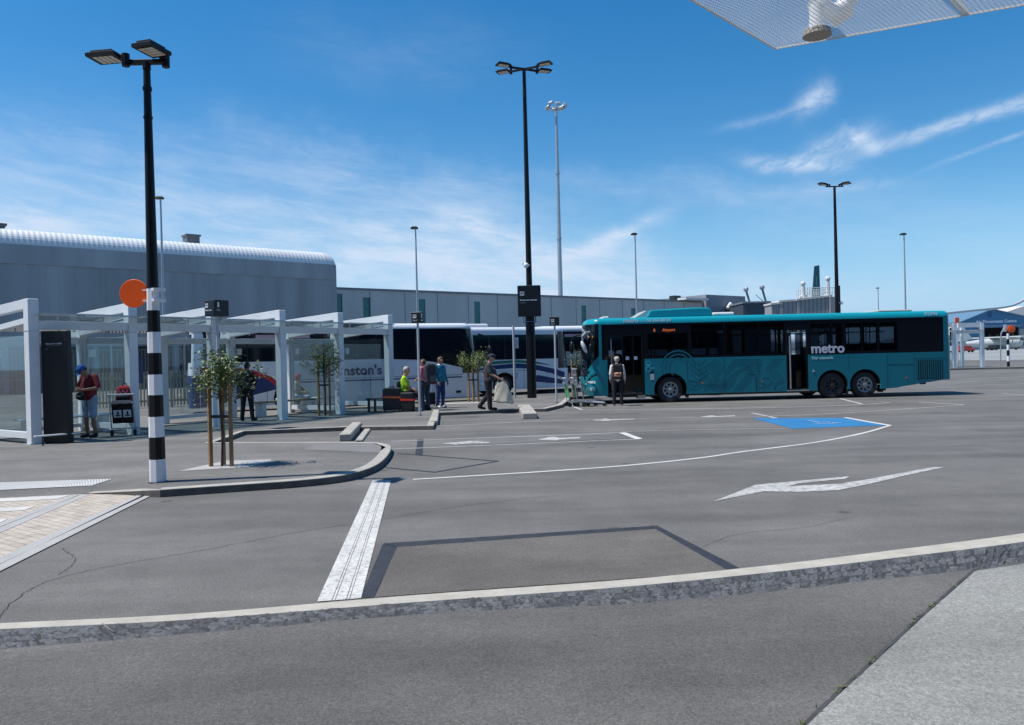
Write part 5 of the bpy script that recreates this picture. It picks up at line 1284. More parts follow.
# chassis, wheel arches inner, floor, wheels
b = MB(); b.box(.9, wc_[2]+.9, .3, BW-.3, .22, .30); b.box(.55, wc_[2]+.9, .66, BW-.66, .34, .38); b.box(wc_[2]+.9, BL-.4, .1, BW-.1, .62, .66); b.box(uD0, uD1, .045, .66, .341, .38); b.box(uR0, uR1, .045, .66, .341, .38); b.build('floor', mat('bus_floor', (.06, .06, .065), .8), bus)
b = MB().box(wc_[2]+.62, BL-.5, .35, BW-.35, .68, 1.3); b.box(wc_[1]-1.0, wc_[2]+.65, .75, BW-.75, .25, .9); b.box(wc_[0]-.75, wc_[0]+.75, .75, BW-.75, .25, .9); b.build('chassis', BLACKF, bus)
for c_ in wc_:
    b = MB(); n = 16; q = arc_pts(c_, .47, .585, 0, PI, n)
    for y0, y1 in ((.045, .62), (BW-.62, BW-.045)): 
        b.add([(x, y0, z) for x, z in q]+[(x, y1, z) for x, z in q], [(i, i+1, n+2+i, n+1+i) for i in range(n)])
        yy = y1 if y0 < 1 else y0; b.plate(q+[(c_-.58, .3), (c_+.58, .3)], 0, f=lambda a, c, t, yy=yy: Vector((a, yy, c)))
    b.build('wheel_arch', BLACKF, bus)
for i, c_ in enumerate(wc_):
    wheel(bus, c_, .06, .47, -1, RIMD if i == 1 else RIMW); wheel(bus, c_, BW-.06, .47, 1, RIMW)
b = MB().box(wc_[1]-.0+.52, wc_[1]+.58, .03, .35, .15, .42); b.box(wc_[2]+.60, wc_[2]+.66, .03, .35, .18, .45); b.box(wc_[0]+.6, wc_[0]+.66, .03, .35, .16, .42); b.build('mudflap', BLACKF, bus)
MB().box(BL-1.1, BL-.95, .15, .3, .42, .6).build('tow_bracket', BLACKF, bus)
# interior
b = MB().box(.9, BL-.5, .05, BW-.05, 2.62, 2.66); b.build('ceiling', mat('bus_ceiling', (.30, .31, .32), .8), bus)
SEATC = mat('seat_fabric', (.03, .05, .10), .8, var=.3, vs=20)
k = 0
for x in [U(662), U(676), U(694), U(706), U(718), U(730), U(742), U(754), U(766), U(815), U(826), U(838), U(850), U(862), U(875), U(888)]:
    for y in (.25, 1.5):
        if y < 1 and abs(x-U(796)) < 1.2: continue
        hz = .55 if x < uR1 else .85
        b = MB().box(x, x+.42, y, y+.82, hz+.25, hz+.35); b.box(x+.38, x+.48, y, y+.82, hz+.35, hz+1.05); b.tube((x+.2, y+.4, .38), (x+.2, y+.4, hz+.25), .04, n=6); b.build('seat', SEATC, bus, bevel=.02)
b = MB()
for x in (U(655), U(690), U(712), U(735), U(760), U(783), U(810), U(836), U(858), U(880)):
    b.tube((x, .75, .4), (x, .75, 2.62), .018, n=6); b.tube((x+.3, 1.65, .4), (x+.3, 1.65, 2.62), .018, n=6)
b.tube((U(650), .7, 2.4), (U(895), .7, 2.4), .018, n=6); b.build('grab_pole', mat('pole_yellow', (.55, .42, .05), .4), bus)
b = MB().box(1.75, 1.82, 1.2, BW-.06, .4, 2.0); b.box(.55, .85, .3, BW-.3, .4, 1.1); b.box(.95, 1.75, 1.15, 1.2, .4, 1.3); b.box(BL-.9, BL-.85, .06, BW-.06, .66, 2.62); b.build('driver_partition', BLACKM, bus)
b = MB(); b.lathe([(.20, 0), (.22, .01), (.22, .03), (.20, .035)], 20, 'z'); M = Matrix.Translation((.95, 1.75, 1.12)) @ Matrix.Rotation(-.7, 4, 'Y'); b.v = [M @ v for v in b.v]; b.tube((.75, 1.75, .85), (.93, 1.75, 1.12), .03, n=8); b.build('steering_wheel', BLACKF, bus)
b = MB().box(1.25, 1.6, 1.45, 2.0, .8, .9); b.box(1.58, 1.68, 1.45, 2.0, .9, 1.6); b.build('driver_seat', SEATC, bus, bevel=.02)
# front details
def front_pt(s_, z, out=.0):
    a = -PI/2+PI*s_; n_exp = 2.7; ins, sh_ = fprof(z); cc = abs(math.cos(a))**(2/n_exp); ss = math.copysign(abs(math.sin(a))**(2/n_exp), math.sin(a))
    p = Vector((FD-cc*(FD-sh_), BW/2+ss*(BW/2-ins), z)); 
    e = 1e-3; a2 = a+e; c2 = abs(math.cos(a2))**(2/n_exp); s2 = math.copysign(abs(math.sin(a2))**(2/n_exp), math.sin(a2)); q = Vector((FD-c2*(FD-sh_), BW/2+s2*(BW/2-ins), z))
    t_ = (q-p); t_.normalize(); nrm = Vector((-t_.y, t_.x, 0)); 
    if nrm.x > 0: nrm = -nrm
    return p+nrm*out
def front_patch(s0, s1, z0, z1, out, name, m, n=8, k=3, shape=None):
    b = MB(); vs = []; 
    for j in range(k+1):
        for i in range(n+1):
            u, v = i/n, j/k; zz0 = z0 if shape is None else shape(u)[0]; zz1 = z1 if shape is None else shape(u)[1]
            vs.append(front_pt(s0+(s1-s0)*u, zz0+(zz1-zz0)*v, out))
    b.add(vs, [(j*(n+1)+i, j*(n+1)+i+1, (j+1)*(n+1)+i+1, (j+1)*(n+1)+i) for j in range(k) for i in range(n)])
    return b.build(name, m, bus, smooth=True)
def front_ribbon(pts, w, out, name, m):
    P = [front_pt(a, z, out) for a, z in pts]; b = MB(); vs = []
    for k, p in enumerate(P):
        d = (P[min(k+1, len(P)-1)]-P[max(k-1, 0)]).normalized(); r = front_pt(pts[k][0]+.01, pts[k][1], out)-front_pt(pts[k][0]-.01, pts[k][1], out); n_ = d.cross(r.cross(Vector((0, 0, 1)))).normalized(); ww = w*(.25+.75*math.sin(PI*(k+.3)/(len(P)-.4))); vs += [p+n_*ww/2, p-n_*ww/2]
    b.add(vs, [(2*k, 2*k+1, 2*k+3, 2*k+2) for k in range(len(P)-1)]); return b.build(name, m, bus)
for f_s in (lambda a: a, lambda a: 1-a):
    front_ribbon([(f_s(a), z) for a, z in ((.40, .50), (.34, .62), (.28, .78), (.22, .92), (.16, 1.02), (.10, 1.07), (.06, 1.08))], .09, .006, 'headlamp_surround', GLD)
    front_ribbon([(f_s(a), z) for a, z in ((.44, 1.18), (.40, 1.08), (.36, .98), (.33, .88))], .20, .006, 'trim_blade', GLD)
    for sc_, zc_ in ((.30, .62), (.25, .70)):
        c_ = front_pt(f_s(sc_), zc_+.10, .012); MB().ball(c_, .035, 14, 8, sc=(.5, 1, 1)).build('headlamp', mat('headlamp_glass', (.75, .8, .82), .15), bus, smooth=True)
front_patch(.13, .87, .34, .50, .006, 'bumper_inset', TEALD, 20, 1)
# lettering on the front corner
def on_front(body, size, s_, z, m, bold=0):
    p = front_pt(s_, z, .008); p2 = front_pt(s_-.01, z, .008) ; d = (p2-p).normalized()
    # reads left to right towards the near side
    n_ = Vector((-d.y, d.x, 0)); n_ = n_ if n_.x < 0 else -n_
    M = Matrix.Translation(p) @ Matrix((d, Vector((0, 0, 1)), d.cross(Vector((0, 0, 1))))).transposed().to_4x4(); return text(body, size, m, bus, M, bold=bold, th=.004)
on_front('metro', .155, .235, .76, SIGNW, .003); on_front('1179', .16, .225, .50, SIGNW, .003)
b = MB(); p = front_pt(.27, 2.42, .01); q = front_pt(.14, 2.42, .01); b.add([p, q, q+Vector((0, 0, .06)), p+Vector((0, 0, .06))], [(0, 1, 2, 3)]); b.build('led_strip', mat('amber_strip', (.7, .33, .03), .4), bus)
# mirrors
b = MB(); b.path([Vector((.22, .15, 2.62)), Vector((.04, -.04, 2.60)), Vector((-.08, -.04, 2.48)), Vector((-.06, 0, 2.3))], .03, 8); b.build('mirror_arm', mat('mirror_arm_grey', (.5, .53, .54), .4), bus, smooth='auto')
b = MB().ball((0, 0, 0), 1, 16, 10, sc=(.075, .11, .24)); M = Matrix.Translation((-.02, .0, 2.08)) @ Matrix.Rotation(-.42, 4, 'Y'); b.v = [M @ v for v in b.v]; b.build('mirror', mat('mirror_shell', (.62, .65, .66), .35), bus, smooth=True)
b = MB(); b.path([Vector((.35, .02, 2.30)), Vector((.22, -.16, 2.32)), Vector((.20, -.18, 2.2))], .018, 6); b.ball((.20, -.18, 2.05), .1, 12, 8, sc=(.7, .8, 1.5)); b.build('mirror', BLACKM, bus, smooth='auto')
b = MB(); b.path([Vector((.22, BW-.15, 2.62)), Vector((-.10, BW+.1, 2.55)), Vector((-.22, BW+.15, 2.30))], .03, 8); b.ball((-.2, BW+.15, 2.1), .2, 12, 8, sc=(.45, .7, 1.3)); b.build('mirror', BLACKM, bus, smooth='auto')
for s_ in (.42, .6):
    b = MB(); b.path([front_pt(s_, 1.2, .05), front_pt(s_+.03, 1.6, .04), front_pt(s_+.10, 1.85, .035)], .012, 6); b.build('wiper', BLACKF, bus)
# bicycle rack folded on the front
b = MB(); 
for y in (.55, 1.0, 1.5, 1.95): b.path([Vector((-.02, y, .55)), Vector((-.22, y, .62)), Vector((-.30, y, 1.25)), Vector((-.24, y, 1.30))], .018, 8)
for z, x in ((.62, -.22), (.85, -.25), (1.05, -.28), (1.28, -.29)): b.tube((x, .45, z), (x, 2.05, z), .018, n=8)
for y in (.7, 1.8): b.lathe([(.22, -.015), (.24, 0), (.22, .015)], 20, 'y', (-.42, y, .82)) if False else b.path([Vector((-.24, y, .75)), Vector((-.42, y, .85)), Vector((-.40, y, 1.1))], .015, 6)
b.box(-.32, -.20, .8, 1.7, .60, .70); b.build('bicycle_rack', GALV, bus)
# ================================================================ COACHES
def coach(name, label, p_rear, p_front, H=3.25, sw=1, scheme='one', Wd=2.45, skirt=.25, wheels=(), L=None, front_right=True, bay=None, glass_top=2.98, glass_bot=1.62):
    d = (p_front-p_rear); d.z = 0; L = L or d.length; rz = math.atan2(d.y, d.x)
    t = thing(name, label, 'coach', (p_rear.x, p_rear.y, 0), rz)     # local x to the front (right), near side y=0
    ZS_ = H-.22; aF, aR = .95, .4
    f_ = lambda u, v, q: Vector((u, q, v)); g_ = lambda u, v, q: Vector((u, Wd-q, v))
    body = CW if scheme != 'three' else CSILV
    def low():
        o = [(aR, skirt)]
        for c_, r in wheels: o += [(c_-r, skirt)]+[(x, z) for x, z in arc_pts(c_, .46, r, PI+.35, -.35, 16) if z > skirt]+[(c_+r, skirt)]
        return o+[(L-aF, skirt), (L-aF, ZS_), (aR, ZS_)]
    for ff in (f_, g_):
        h = [] if not (bay and ff is f_) else [bay]
        b = MB().plate(low(), .05, h, f=ff); b.build('side_panel', body, t)
    # glazing band proud of the side, front lower edge swooping down
    gb = [(aR+.15, glass_bot), (L-4.2, glass_bot), (L-2.8, glass_bot-.07), (L-1.8, glass_bot-.22), (L-aF+.0, glass_bot-.42), (L-aF, glass_top), (aR+.15, glass_top)] if scheme == 'one' else [(aR+.1, glass_bot), (L-aF, glass_bot), (L-aF, glass_top), (aR+.1, glass_top)]
    for nm, yo in (('near', -.012), ('far', Wd+.002)): MB().plate(gb, .01, f=lambda u, v, q: Vector((u, yo+q, v))).build('side_window', GLD, t)
    b = MB(); x = aR+1.6
    while x < L-2: b.box(x-.018, x+.018, -.0145, -.0125, glass_bot+.02, glass_top-.02); x += 1.55
    b.build('window_joint', BLACKF, t)
    # roof
    sec = [(0.18*(1-math.sqrt(max(0, 1-(k/6)**2))), ZS_+(H-ZS_)*k/6) for k in range(7)]; sec = sec+[(Wd/2, H+.04)]+[(Wd-y, z) for y, z in sec[::-1]]; n = len(sec)
    b = MB().add([(u, y, z) for u in (aR, L-aF) for y, z in sec], [(i, i+1, n+i+1, n+i) for i in range(n-1)]); b.build('roof', CW, t, smooth=True)
    rows = [skirt, .5, .8, 1.0, 1.2, 1.4, 1.62, 1.85, 2.1, 2.35, 2.6, 2.85, ZS_]+[z for _, z in [(0, ZS_+(H-ZS_)*k/6) for k in range(1, 7)]]
    def cins(z): k = max(0, min(1, (z-ZS_)/(H-ZS_))); return .18*(1-math.sqrt(max(0, 1-k*k)))
    def pf(z): return (cins(z), .03+.36*max(0, (z-1.0)/2.2)**1.3+cins(z)*1.2)
    def fm(s_, z): a = abs(s_-.5)*2; return 'front_roof' if z > 2.98 else 'windscreen' if z > 1.15+.25*a*0 and a < 1.1 else 'front_panel'
    for k_, (b, _) in shell_end(t, L, Wd, 0, fm, rows, pf, lambda u, y, z: (L-u, y, z), 30, 2.8, aF).items(): b.build(k_, {'front_roof': CW, 'windscreen': GLD, 'front_panel': body}[k_], t, smooth=True)
    def pr(z): return (cins(z), .06*max(0, z-1.4)+cins(z))
    def rm(s_, z): a = abs(s_-.5)*2; return 'rear_window' if 1.9 < z < 2.9 and a < .7 else 'rear_skirt' if z < 1.5 and scheme == 'one' else 'rear_panel'
    rl = CNAVY if scheme == 'one' else body
    for k_, (b, _) in shell_end(t, L, Wd, 0, rm, rows, pr, lambda u, y, z: (u, y, z), 24, 4, aR).items(): b.build(k_, {'rear_window': GLD, 'rear_panel': body, 'rear_skirt': CNAVY}[k_], t, smooth=True)
    b = MB().box(.6, L-.9, .35, Wd-.35, .30, 1.0); b.box(.5, L-1, .1, Wd-.1, 1.0, 1.1); b.build('chassis', BLACKF, t)
    for c_, r in wheels:
        wheel(t, c_, .07, .46, -1); wheel(t, c_, Wd-.07, .46, 1)
        b = MB(); n = 14; q = arc_pts(c_, .46, r, 0, PI, n); b.add([(x, .05, z) for x, z in q]+[(x, .6, z) for x, z in q], [(i, i+1, n+2+i, n+1+i) for i in range(n)]); b.plate(q, 0, f=lambda a, c, tt: Vector((a, .6, c))); b.build('wheel_arch', BLACKF, t)
    # seams, lockers, vents
    b = MB(); x = 1.4
    while x < L-1.3:
        if all(abs(x-c_) > r+.15 for c_, r in wheels): b.box(x-.008, x+.008, -.003, .001, skirt+.03, glass_bot-.3)
        x += 1.25
    b.box(aR, L-aF, -.003, .001, 1.13, 1.15); b.build('panel_seam', mat('seam_grey', (.12, .14, .16), .6), t)
    return t, L, d.normalized()
pr_ = G(188, 409, .25); pf_ = G(486, 396.0, .25)
c1_, L1_, dd1 = coach('touring_coach', 'white touring coach with red and navy tail standing behind the glass shelters', pr_, pf_, H=3.19, scheme='one', wheels=((3.45, .58),), glass_bot=1.84)
def cu1(px):  # px -> distance along coach one
    o = c1_.location; rr = ray(px, 360); det = dd1.x*(-rr.y)+rr.x*dd1.y; return ((-o.x)*(-rr.y)-(-rr.x)*(-o.y))/det
fn = lambda u, v, q: Vector((u, -.004-q, v))
# livery: navy tail, red swoosh, thin waist line, lettering
u275, u250 = cu1(277), cu1(250)
wx_, wr_ = 3.45, .60
archp = [(x, z) for x, z in arc_pts(wx_, .46, wr_, PI+.35, -.0, 14) if z > .26]
b = MB().plate([(.42, .26), (wx_-wr_, .26)]+archp[:]+[(u275+.0, .95), (u275-.25, 1.15), (u250, 1.42), (u250-.9, 1.52), (.42, 1.56)], .004, f=fn); b.build('navy_livery', CNAVY, c1_)
top_c = [(.42, 1.70), (u250-.9, 1.67), (u250, 1.58), (u275-.2, 1.28), (u275+.15, .93), (u275+.2, .70)]; bot_c = [(u275-.02, .70), (u275-.05, .92), (u275-.28, 1.15), (u250, 1.42), (u250-.9, 1.52), (.42, 1.56)]
b = MB().plate(top_c+bot_c, .006, f=fn); b.build('red_swoosh', CRED, c1_)
b = MB(); b.box(u275+.1, L1_-1.0, -.008, -.002, 1.03, 1.075); b.build('waist_line', CNAVY, c1_)
sj = cu1(324.5); text("Johnston's", .50, CNAVY, c1_, upright(sj, -.006, 1.26), bold=.016, spacing=1.03)
b = MB().box(cu1(331), cu1(383), -.005, -.002, 1.05, 1.1); 
b = MB().box(L1_-1.25, L1_-1.05, -.012, -.002, .42, .52); b.build('vent', BLACKF, c1_)
b = MB(); b.path([Vector((L1_-.3, -.02, 2.75)), Vector((L1_+.15, -.15, 2.6)), Vector((L1_+.12, -.18, 2.2))], .03, 8); b.ball((L1_+.12, -.18, 2.05), .2, 12, 8, sc=(.4, .7, 1.2)); b.build('mirror', BLACKM, c1_, smooth='auto')
for y in (.25, 2.2): MB().ball((L1_-.12, y, .75), .14, 12, 8, sc=(.6, 1.2, .9)).build('headlamp', mat('headlamp_clear', (.7, .75, .78), .2), c1_, smooth=True)
MB().box(2.3, 4.2, -.016, -.013, 2.66, 2.80).build('window_sign', mat('sign_pink', (.6, .35, .36), .5), c1_)
# second coach, white with green and blue waves
pw = G(505, 395.2, 0); dr = Vector((3.9, 2.0, 0)).normalized(); pR2 = pw-dr*6.6; pF2 = pw+dr*3.9
c2_, L2_, dd2 = coach('touring_coach', 'white coach with green and blue wave livery behind the man carrying the bag', pR2, pF2, H=3.22, scheme='two', wheels=((6.6, .62), (2.0, .6)), glass_bot=1.68, glass_top=2.85)
b = MB().plate([(4.8, 1.42), (6.2, 1.62), (7.2, 1.65), (8.2, 1.58), (9.2, 1.35), (8.2, 1.46), (7.2, 1.52), (6, 1.47)], .004, f=fn); b.build('green_wave', CGREEN, c2_)
b = MB().plate([(4.8, 1.18), (6, 1.42), (7.2, 1.49), (8.2, 1.42), (9.3, 1.18), (9.9, 1.0), (9.9, .70), (9.2, .95), (8, 1.22), (7, 1.27), (5.8, 1.22)], .004, f=fn); b.plate([(7.9, .75), (8.4, .9), (9.9, .60), (9.9, .42), (9.0, .5), (8.3, .58)], .004, f=fn); b.build('blue_wave', CNAVY, c2_)
b = MB().box(1.5, 6, .4, 2.0, 3.24, 3.40); b.build('roof_unit', CW, c2_, bevel=.05)
b = MB().plate([(6.9, 1.05), (7.35, 1.05), (7.25, .72)], .004, f=fn); b.build('triangle_mark', mat('mark_grey', (.35, .42, .5), .5), c2_)
# third coach, silver, luggage bay open
p3 = Vector((1.2, 39.6, 0)); q3 = Vector((12.2, 42.4, 0))
c3_, L3_, dd3 = coach('touring_coach', 'silver-grey coach with dark windows and open luggage bay half hidden by the teal bus front', p3, q3, H=3.35, scheme='three', wheels=((6.2, .6), ), glass_bot=2.02, glass_top=3.05, bay=[(.75, .3), (4.4, .3), (4.4, 1.28), (.75, 1.28)])
text('COACHLINE'[:0] or ' ', .2, SIGNW, c3_, upright(1, -.02, 2.8)) if False else None
MB().box(1.6, 2.9, -.016, -.013, 2.78, 2.92).build('window_sign', mat('sign_pink2', (.55, .33, .35), .5), c3_)
for k, (x, c_, lab) in enumerate(((1.75, (.62, .07, .02), 'orange-red suitcase lying in the open luggage bay of the silver coach'), (.95, (.30, .25, .26), 'mauve-grey suitcase left of the orange-red one in the open luggage bay'))):
    o = p3+dd3*x+Vector((-dd3.y, dd3.x, 0))*.12; t = thing('suitcase', lab, 'suitcase', (o.x, o.y, 1.105 if False else .32), math.atan2(dd3.y, dd3.x)); MB().box(0, .42 if k == 0 else .7, 0, .28, 0, .62).build('shell', mat('case%d' % k, c_, .5), t, bevel=.04, seg=2); MB().box(.12, .28, -.02, 0, .5, .54).build('handle', BLACKF, t)
# ================================================================ SAPLINGS
def sapling(px, py, label, H=2.35, crown=(.50, .42, .52), seed=1, stakes=3, dense=520, z0=KZ, cz=None, lean=0):
    rd_ = random.Random(seed); p = G(px, py, z0); t = thing('staked_sapling', label, 'sapling', tuple(p), 0, 'staked saplings on the kerbs')
    cz = cz or H*.76
    b = MB(); pts = [Vector((0, 0, 0)), Vector((.02, .01, H*.3)), Vector((-.01, 0, H*.6)), Vector((.01, 0, H*.92))]
    for a, c in zip(pts[:-1], pts[1:]): b.tube(a, c, .022, .016, 8)
    tips = []
    for k in range(16):
        a = rd_.uniform(0, 2*PI); z = rd_.uniform(H*.55, H*.9); q = Vector((math.cos(a)*crown[0]*rd_.uniform(.4, .95), math.sin(a)*crown[1]*rd_.uniform(.4, .95), z+rd_.uniform(.05, .22))); b.tube((0, 0, z), q, .008, .003, 5); tips.append(q)
    b.build('trunk', BARK, t)
    b = MB()
    clumps = [Vector((rd_.gauss(0, .5)*crown[0], rd_.gauss(0, .5)*crown[1], cz+rd_.gauss(0, .45)*crown[2])) for _ in range(22)]+tips
    for i in range(dense*4):
        c_ = rd_.choice(clumps); q = c_+Vector((rd_.gauss(0, .085), rd_.gauss(0, .085), rd_.gauss(0, .085)))
        l = rd_.uniform(.035, .075); w = l*.6; R_ = Euler((rd_.uniform(-1, 1), rd_.uniform(-1, 1), rd_.uniform(0, 6.3))).to_matrix()
        vs = [q+R_ @ Vector(v) for v in ((0, 0, 0), (w/2, l*.5, .006), (0, l, 0), (-w/2, l*.5, .006))]; b.add(vs, [(0, 1, 2, 3)], 0 if rd_.random() < .72 else 1)
    b.build('crown', [LEAF, LEAF2], t)
    for k in range(stakes):
        a = (PI*.95, -.35, 1.7)[k]; r = .19; x, y = r*math.cos(a), r*math.sin(a)*.8
        MB().box(x-.028, x+.028, y-.028, y+.028, 0, H*rd_.uniform(.80, .88), rot=Euler((0, 0, rd_.uniform(0, 1)))).build('stake', WOOD, t)
    b = MB()
    for zz in (H*.42,):
        for k in range(stakes): a = (PI*.95, -.35, 1.7)[k]; b.box(0, .2, -.012, .012, zz, zz+.05, rot=Matrix.Rotation(math.atan2(math.sin(a)*.8, math.cos(a)), 3, 'Z'), piv=(0, 0, zz))
    b.build('tie_strap', BLACKF, t); return t
LEAF2 = mat('leaf_light', (.22, .26, .08), .5, var=.4, vs=9)
sapling(222, 466.5, 'leafy sapling with three timber stakes in the pale pad near the banded post', H=1.88, crown=(.34, .32, .30), seed=4, dense=520, cz=1.42)
sapling(325, 415.5, 'sapling with timber stakes in front of the glass shelter bay with the seated woman', H=2.2, crown=(.52, .4, .42), seed=9, dense=460)
sapling(474, 402.5, 'dense green sapling beside the coach front, left of the man with the bag', H=1.98, crown=(.62, .5, .34), seed=13, dense=760)
sapling(577.5, 397.5, 'yellowish sapling with one stake behind the luggage trolleys', H=1.95, crown=(.22, .2, .5), seed=21, dense=130, stakes=1)
b = MB(); p = G(474, 403.2, KZ); b.box(-1.05, 1.0, -.35, .45, .0, .015); o = b.build('planting_pad', PADC); o.location = (p.x, p.y, KZ); struct(o)
# ================================================================ PEOPLE
SKIN = mat('skin_light', (.46, .26, .18), .55, var=.06, vs=30); SKIN2 = mat('skin_tan', (.30, .16, .10), .55, var=.06, vs=30)
def V(*a): return Vector(a)
def hand(b, w, d, palm, side_):
    """palm, four unequal bent fingers and a thumb leaving the side of the palm"""
    d = d.normalized(); palm = (palm-d*palm.dot(d)).normalized(); acr = d.cross(palm).normalized()*side_
    for i, (off, ln) in enumerate(((.031, .066), (.011, .076), (-.010, .071), (-.030, .056))):
        k0 = w+acr*off*.5+d*.012; kn = w+acr*off+d*.088; b.capsule(k0, kn, .0125, .0105, 8)
        d1 = (d*.86+palm*.45).normalized(); d2 = (d*.5+palm*.86).normalized(); m_ = kn+d1*ln*.55; e_ = m_+d2*ln*.5
        b.capsule(kn, m_, .0102, .0092, 8); b.capsule(m_, e_, .0092, .0078, 8)
    a = w+acr*.022+d*.025; m_ = a+(d*.55+acr*.75+palm*.25).normalized()*.045; e_ = m_+(d*.85+acr*.25+palm*.4).normalized()*.035
    b.capsule(a, m_, .0135, .0115, 8); b.capsule(m_, e_, .0112, .009, 8)
def person(label, loc, rz, J=None, shirt=None, pants=None, shoes=None, hair=None, skin=SKIN, shorts=False, sleeves='short', cap=None, scale=1.0, belly=0, head_dir=None, hair_len=0, collar=None, group=None):
    """J overrides joints; faces local +Y"""
    j = dict(head=V(0, .03, 1.60), neck=V(0, 0, 1.44), chest=V(0, 0, 1.28), waist=V(0, 0, 1.03), pelvis=V(0, 0, .92),
             sl=V(-.185, 0, 1.385), sr=V(.185, 0, 1.385), el=V(-.235, -.03, 1.11), er=V(.235, -.03, 1.11), wl=V(-.235, .06, .87), wr=V(.235, .06, .87),
             hl=V(-.095, 0, .90), hr=V(.095, 0, .90), kl=V(-.105, .03, .49), kr=V(.105, .03, .49), al=V(-.11, -.02, .085), ar=V(.11, -.02, .085), tl=V(-.13, .13, .035), tr=V(.13, .13, .035))
    for k, v in (J or {}).items(): j[k] = Vector(v)
    t = thing('person', label, 'person', loc, rz, group); t.scale = (scale,)*3
    hd = Vector(head_dir or (0, 1, 0)).normalized(); up = (j['head']-j['neck']).normalized(); sd = hd.cross(up).normalized(); hd = up.cross(sd).normalized(); H = j['head']
    b = MB()
    # body, one skin
    hb = MB().ball((0, 0, 0), 1, 20, 14, sc=(.074, .092, .108)); hb.ball((0, .03, -.055), .062, 14, 10, sc=(.85, .95, .95)); hb.ball((0, -.02, .03), .088, 14, 10)
    hb.capsule((0, .088, .02), (0, .104, -.018), .010, .015, 8); hb.ball((0, .088, -.062), .02, 8, 6, sc=(1.3, .8, .5)); hb.ball((0, .075, -.098), .028, 8, 6); hb.ball((0, .078, .035), .03, 10, 6, sc=(1.8, .6, .5))
    for s_ in (-1, 1): hb.ball((s_*.077, -.005, -.005), .026, 8, 6, sc=(.45, .8, 1.15))
    M3 = Matrix((sd, hd, up)).transposed(); HM = Matrix.Translation(H) @ M3.to_4x4()
    hb.v = [HM @ v for v in hb.v]; b.add(hb.v, hb.f)
    b.capsule(j['neck']-V(0, 0, .06), H-up*.06, .058, .052)
    for s_ in (-1, 1): b.capsule(j['waist']+V(s_*.05, 0, 0), j['chest']+V(s_*.07, 0, .02), .09, .10); b.capsule(j['pelvis']+V(s_*.05, 0, 0), j['waist']+V(s_*.04, 0, 0), .10, .09)
    b.capsule(j['sl'], j['sr'], .05, .05)
    for s_, n in ((-1, 'l'), (1, 'r')):
        b.capsule(j['s'+n], j['e'+n], .046, .038); mid_ = j['e'+n].lerp(j['w'+n], .3); b.capsule(j['e'+n], mid_, .038, .040); b.capsule(mid_, j['w'+n], .040, .026)
        dd_ = (j['w'+n]-j['e'+n]); hand(b, j['w'+n], dd_, V(-s_, .0, -.15), s_ if True else 1)
        b.capsule(j['h'+n], j['k'+n], .078, .052); cm = j['k'+n].lerp(j['a'+n], .3); b.capsule(j['k'+n], cm, .052, .056); b.capsule(cm, j['a'+n], .056, .036); b.capsule(j['a'+n]-V(0, .0, .02), j['t'+n], .036, .028)
    remesh(b, 'body', skin, t, .0075, 3)
    # eyes and mouth
    eb = MB()
    for s_ in (-1, 1): eb.ball(HM @ V(s_*.031, .083, .012), .0115, 8, 6)
    eb.build('eyes', mat_eye, t, smooth=True)
    MB().ball(HM @ V(0, .1045, -.060), .012, 8, 6, sc=(1.6, .6, .5)).build('mouth', mat_lip, t, smooth=True)
    # hair
    if hair is not None:
        q = MB()
        for k in range(70):
            a = random.uniform(0, 2*PI); e_ = random.uniform(.05, 1.5); 
            x, y, z = math.cos(a)*math.cos(e_), math.sin(a)*math.cos(e_), math.sin(e_)
            if y > .35 and z < .62: continue
            q.ball((x*.078, y*.094-.008, z*.106+.006), random.uniform(.018, .028), 8, 6)
        q.ball((0, -.022, .024), 1, 14, 10, sc=(.084, .094, .098))
        if hair_len:
            for k in range(22): a = PI+random.uniform(0, PI); q.capsule((math.cos(a)*.075, math.sin(a)*.085, .0), (math.cos(a)*.082, math.sin(a)*.09, -hair_len*random.uniform(.7, 1)), .02, .014, 7)
        else: q.ball((0, -.045, -.02), 1, 12, 8, sc=(.07, .058, .06))
        q.v = [HM @ v for v in q.v]; remesh(q, 'hair', hair, t, .009, 2)
    if cap is not None:
        q = MB().lathe([(.099, 0), (.100, .035), (.088, .075), (.055, .098), (.01, .108)], 24, 'z', (0, -.004, .028)); 
        q.plate([(-.07, .07), (-.06, .13), (-.03, .165), (.03, .165), (.06, .13), (.07, .07), (0, .085)], .006, f=lambda a, c, h: Vector((a, c, .036+h-.25*(c-.07)))); q.ball((0, -.004, .136), .010, 8, 6)
        q.v = [HM @ v for v in q.v]; q.build('cap', cap, t, smooth='auto')
    # shirt
    q = MB(); ch, wa, pe = j['chest'], j['waist'], j['pelvis']
    for s_ in (-1, 1):
        q.capsule(wa+V(s_*.06, .0, 0), ch+V(s_*.078, 0, .03), .112, .112); q.capsule(pe+V(s_*.06, 0, .02), wa+V(s_*.055, 0, 0), .122, .113)
        if belly: q.capsule(wa+V(s_*.05, belly, .04), ch+V(s_*.05, belly*.7, -.05), .115, .10); q.capsule(pe+V(s_*.06, belly*.6, .06), wa+V(s_*.05, belly, .04), .125, .12)
    q.capsule(j['sl'], j['sr'], .066, .066); q.capsule((j['sl']+j['sr'])/2+V(0, 0, -.02), j['neck']-V(0, 0, .03), .085, .064)
    for n in 'lr':
        m_ = j['s'+n].lerp(j['e'+n], .85 if sleeves == 'short' else 1); q.capsule(j['s'+n], m_, .066, .060)
        if sleeves == 'long': q.capsule(j['e'+n], j['e'+n].lerp(j['w'+n], .93), .054, .040)
    remesh(q, 'shirt', shirt, t, .012, 4)
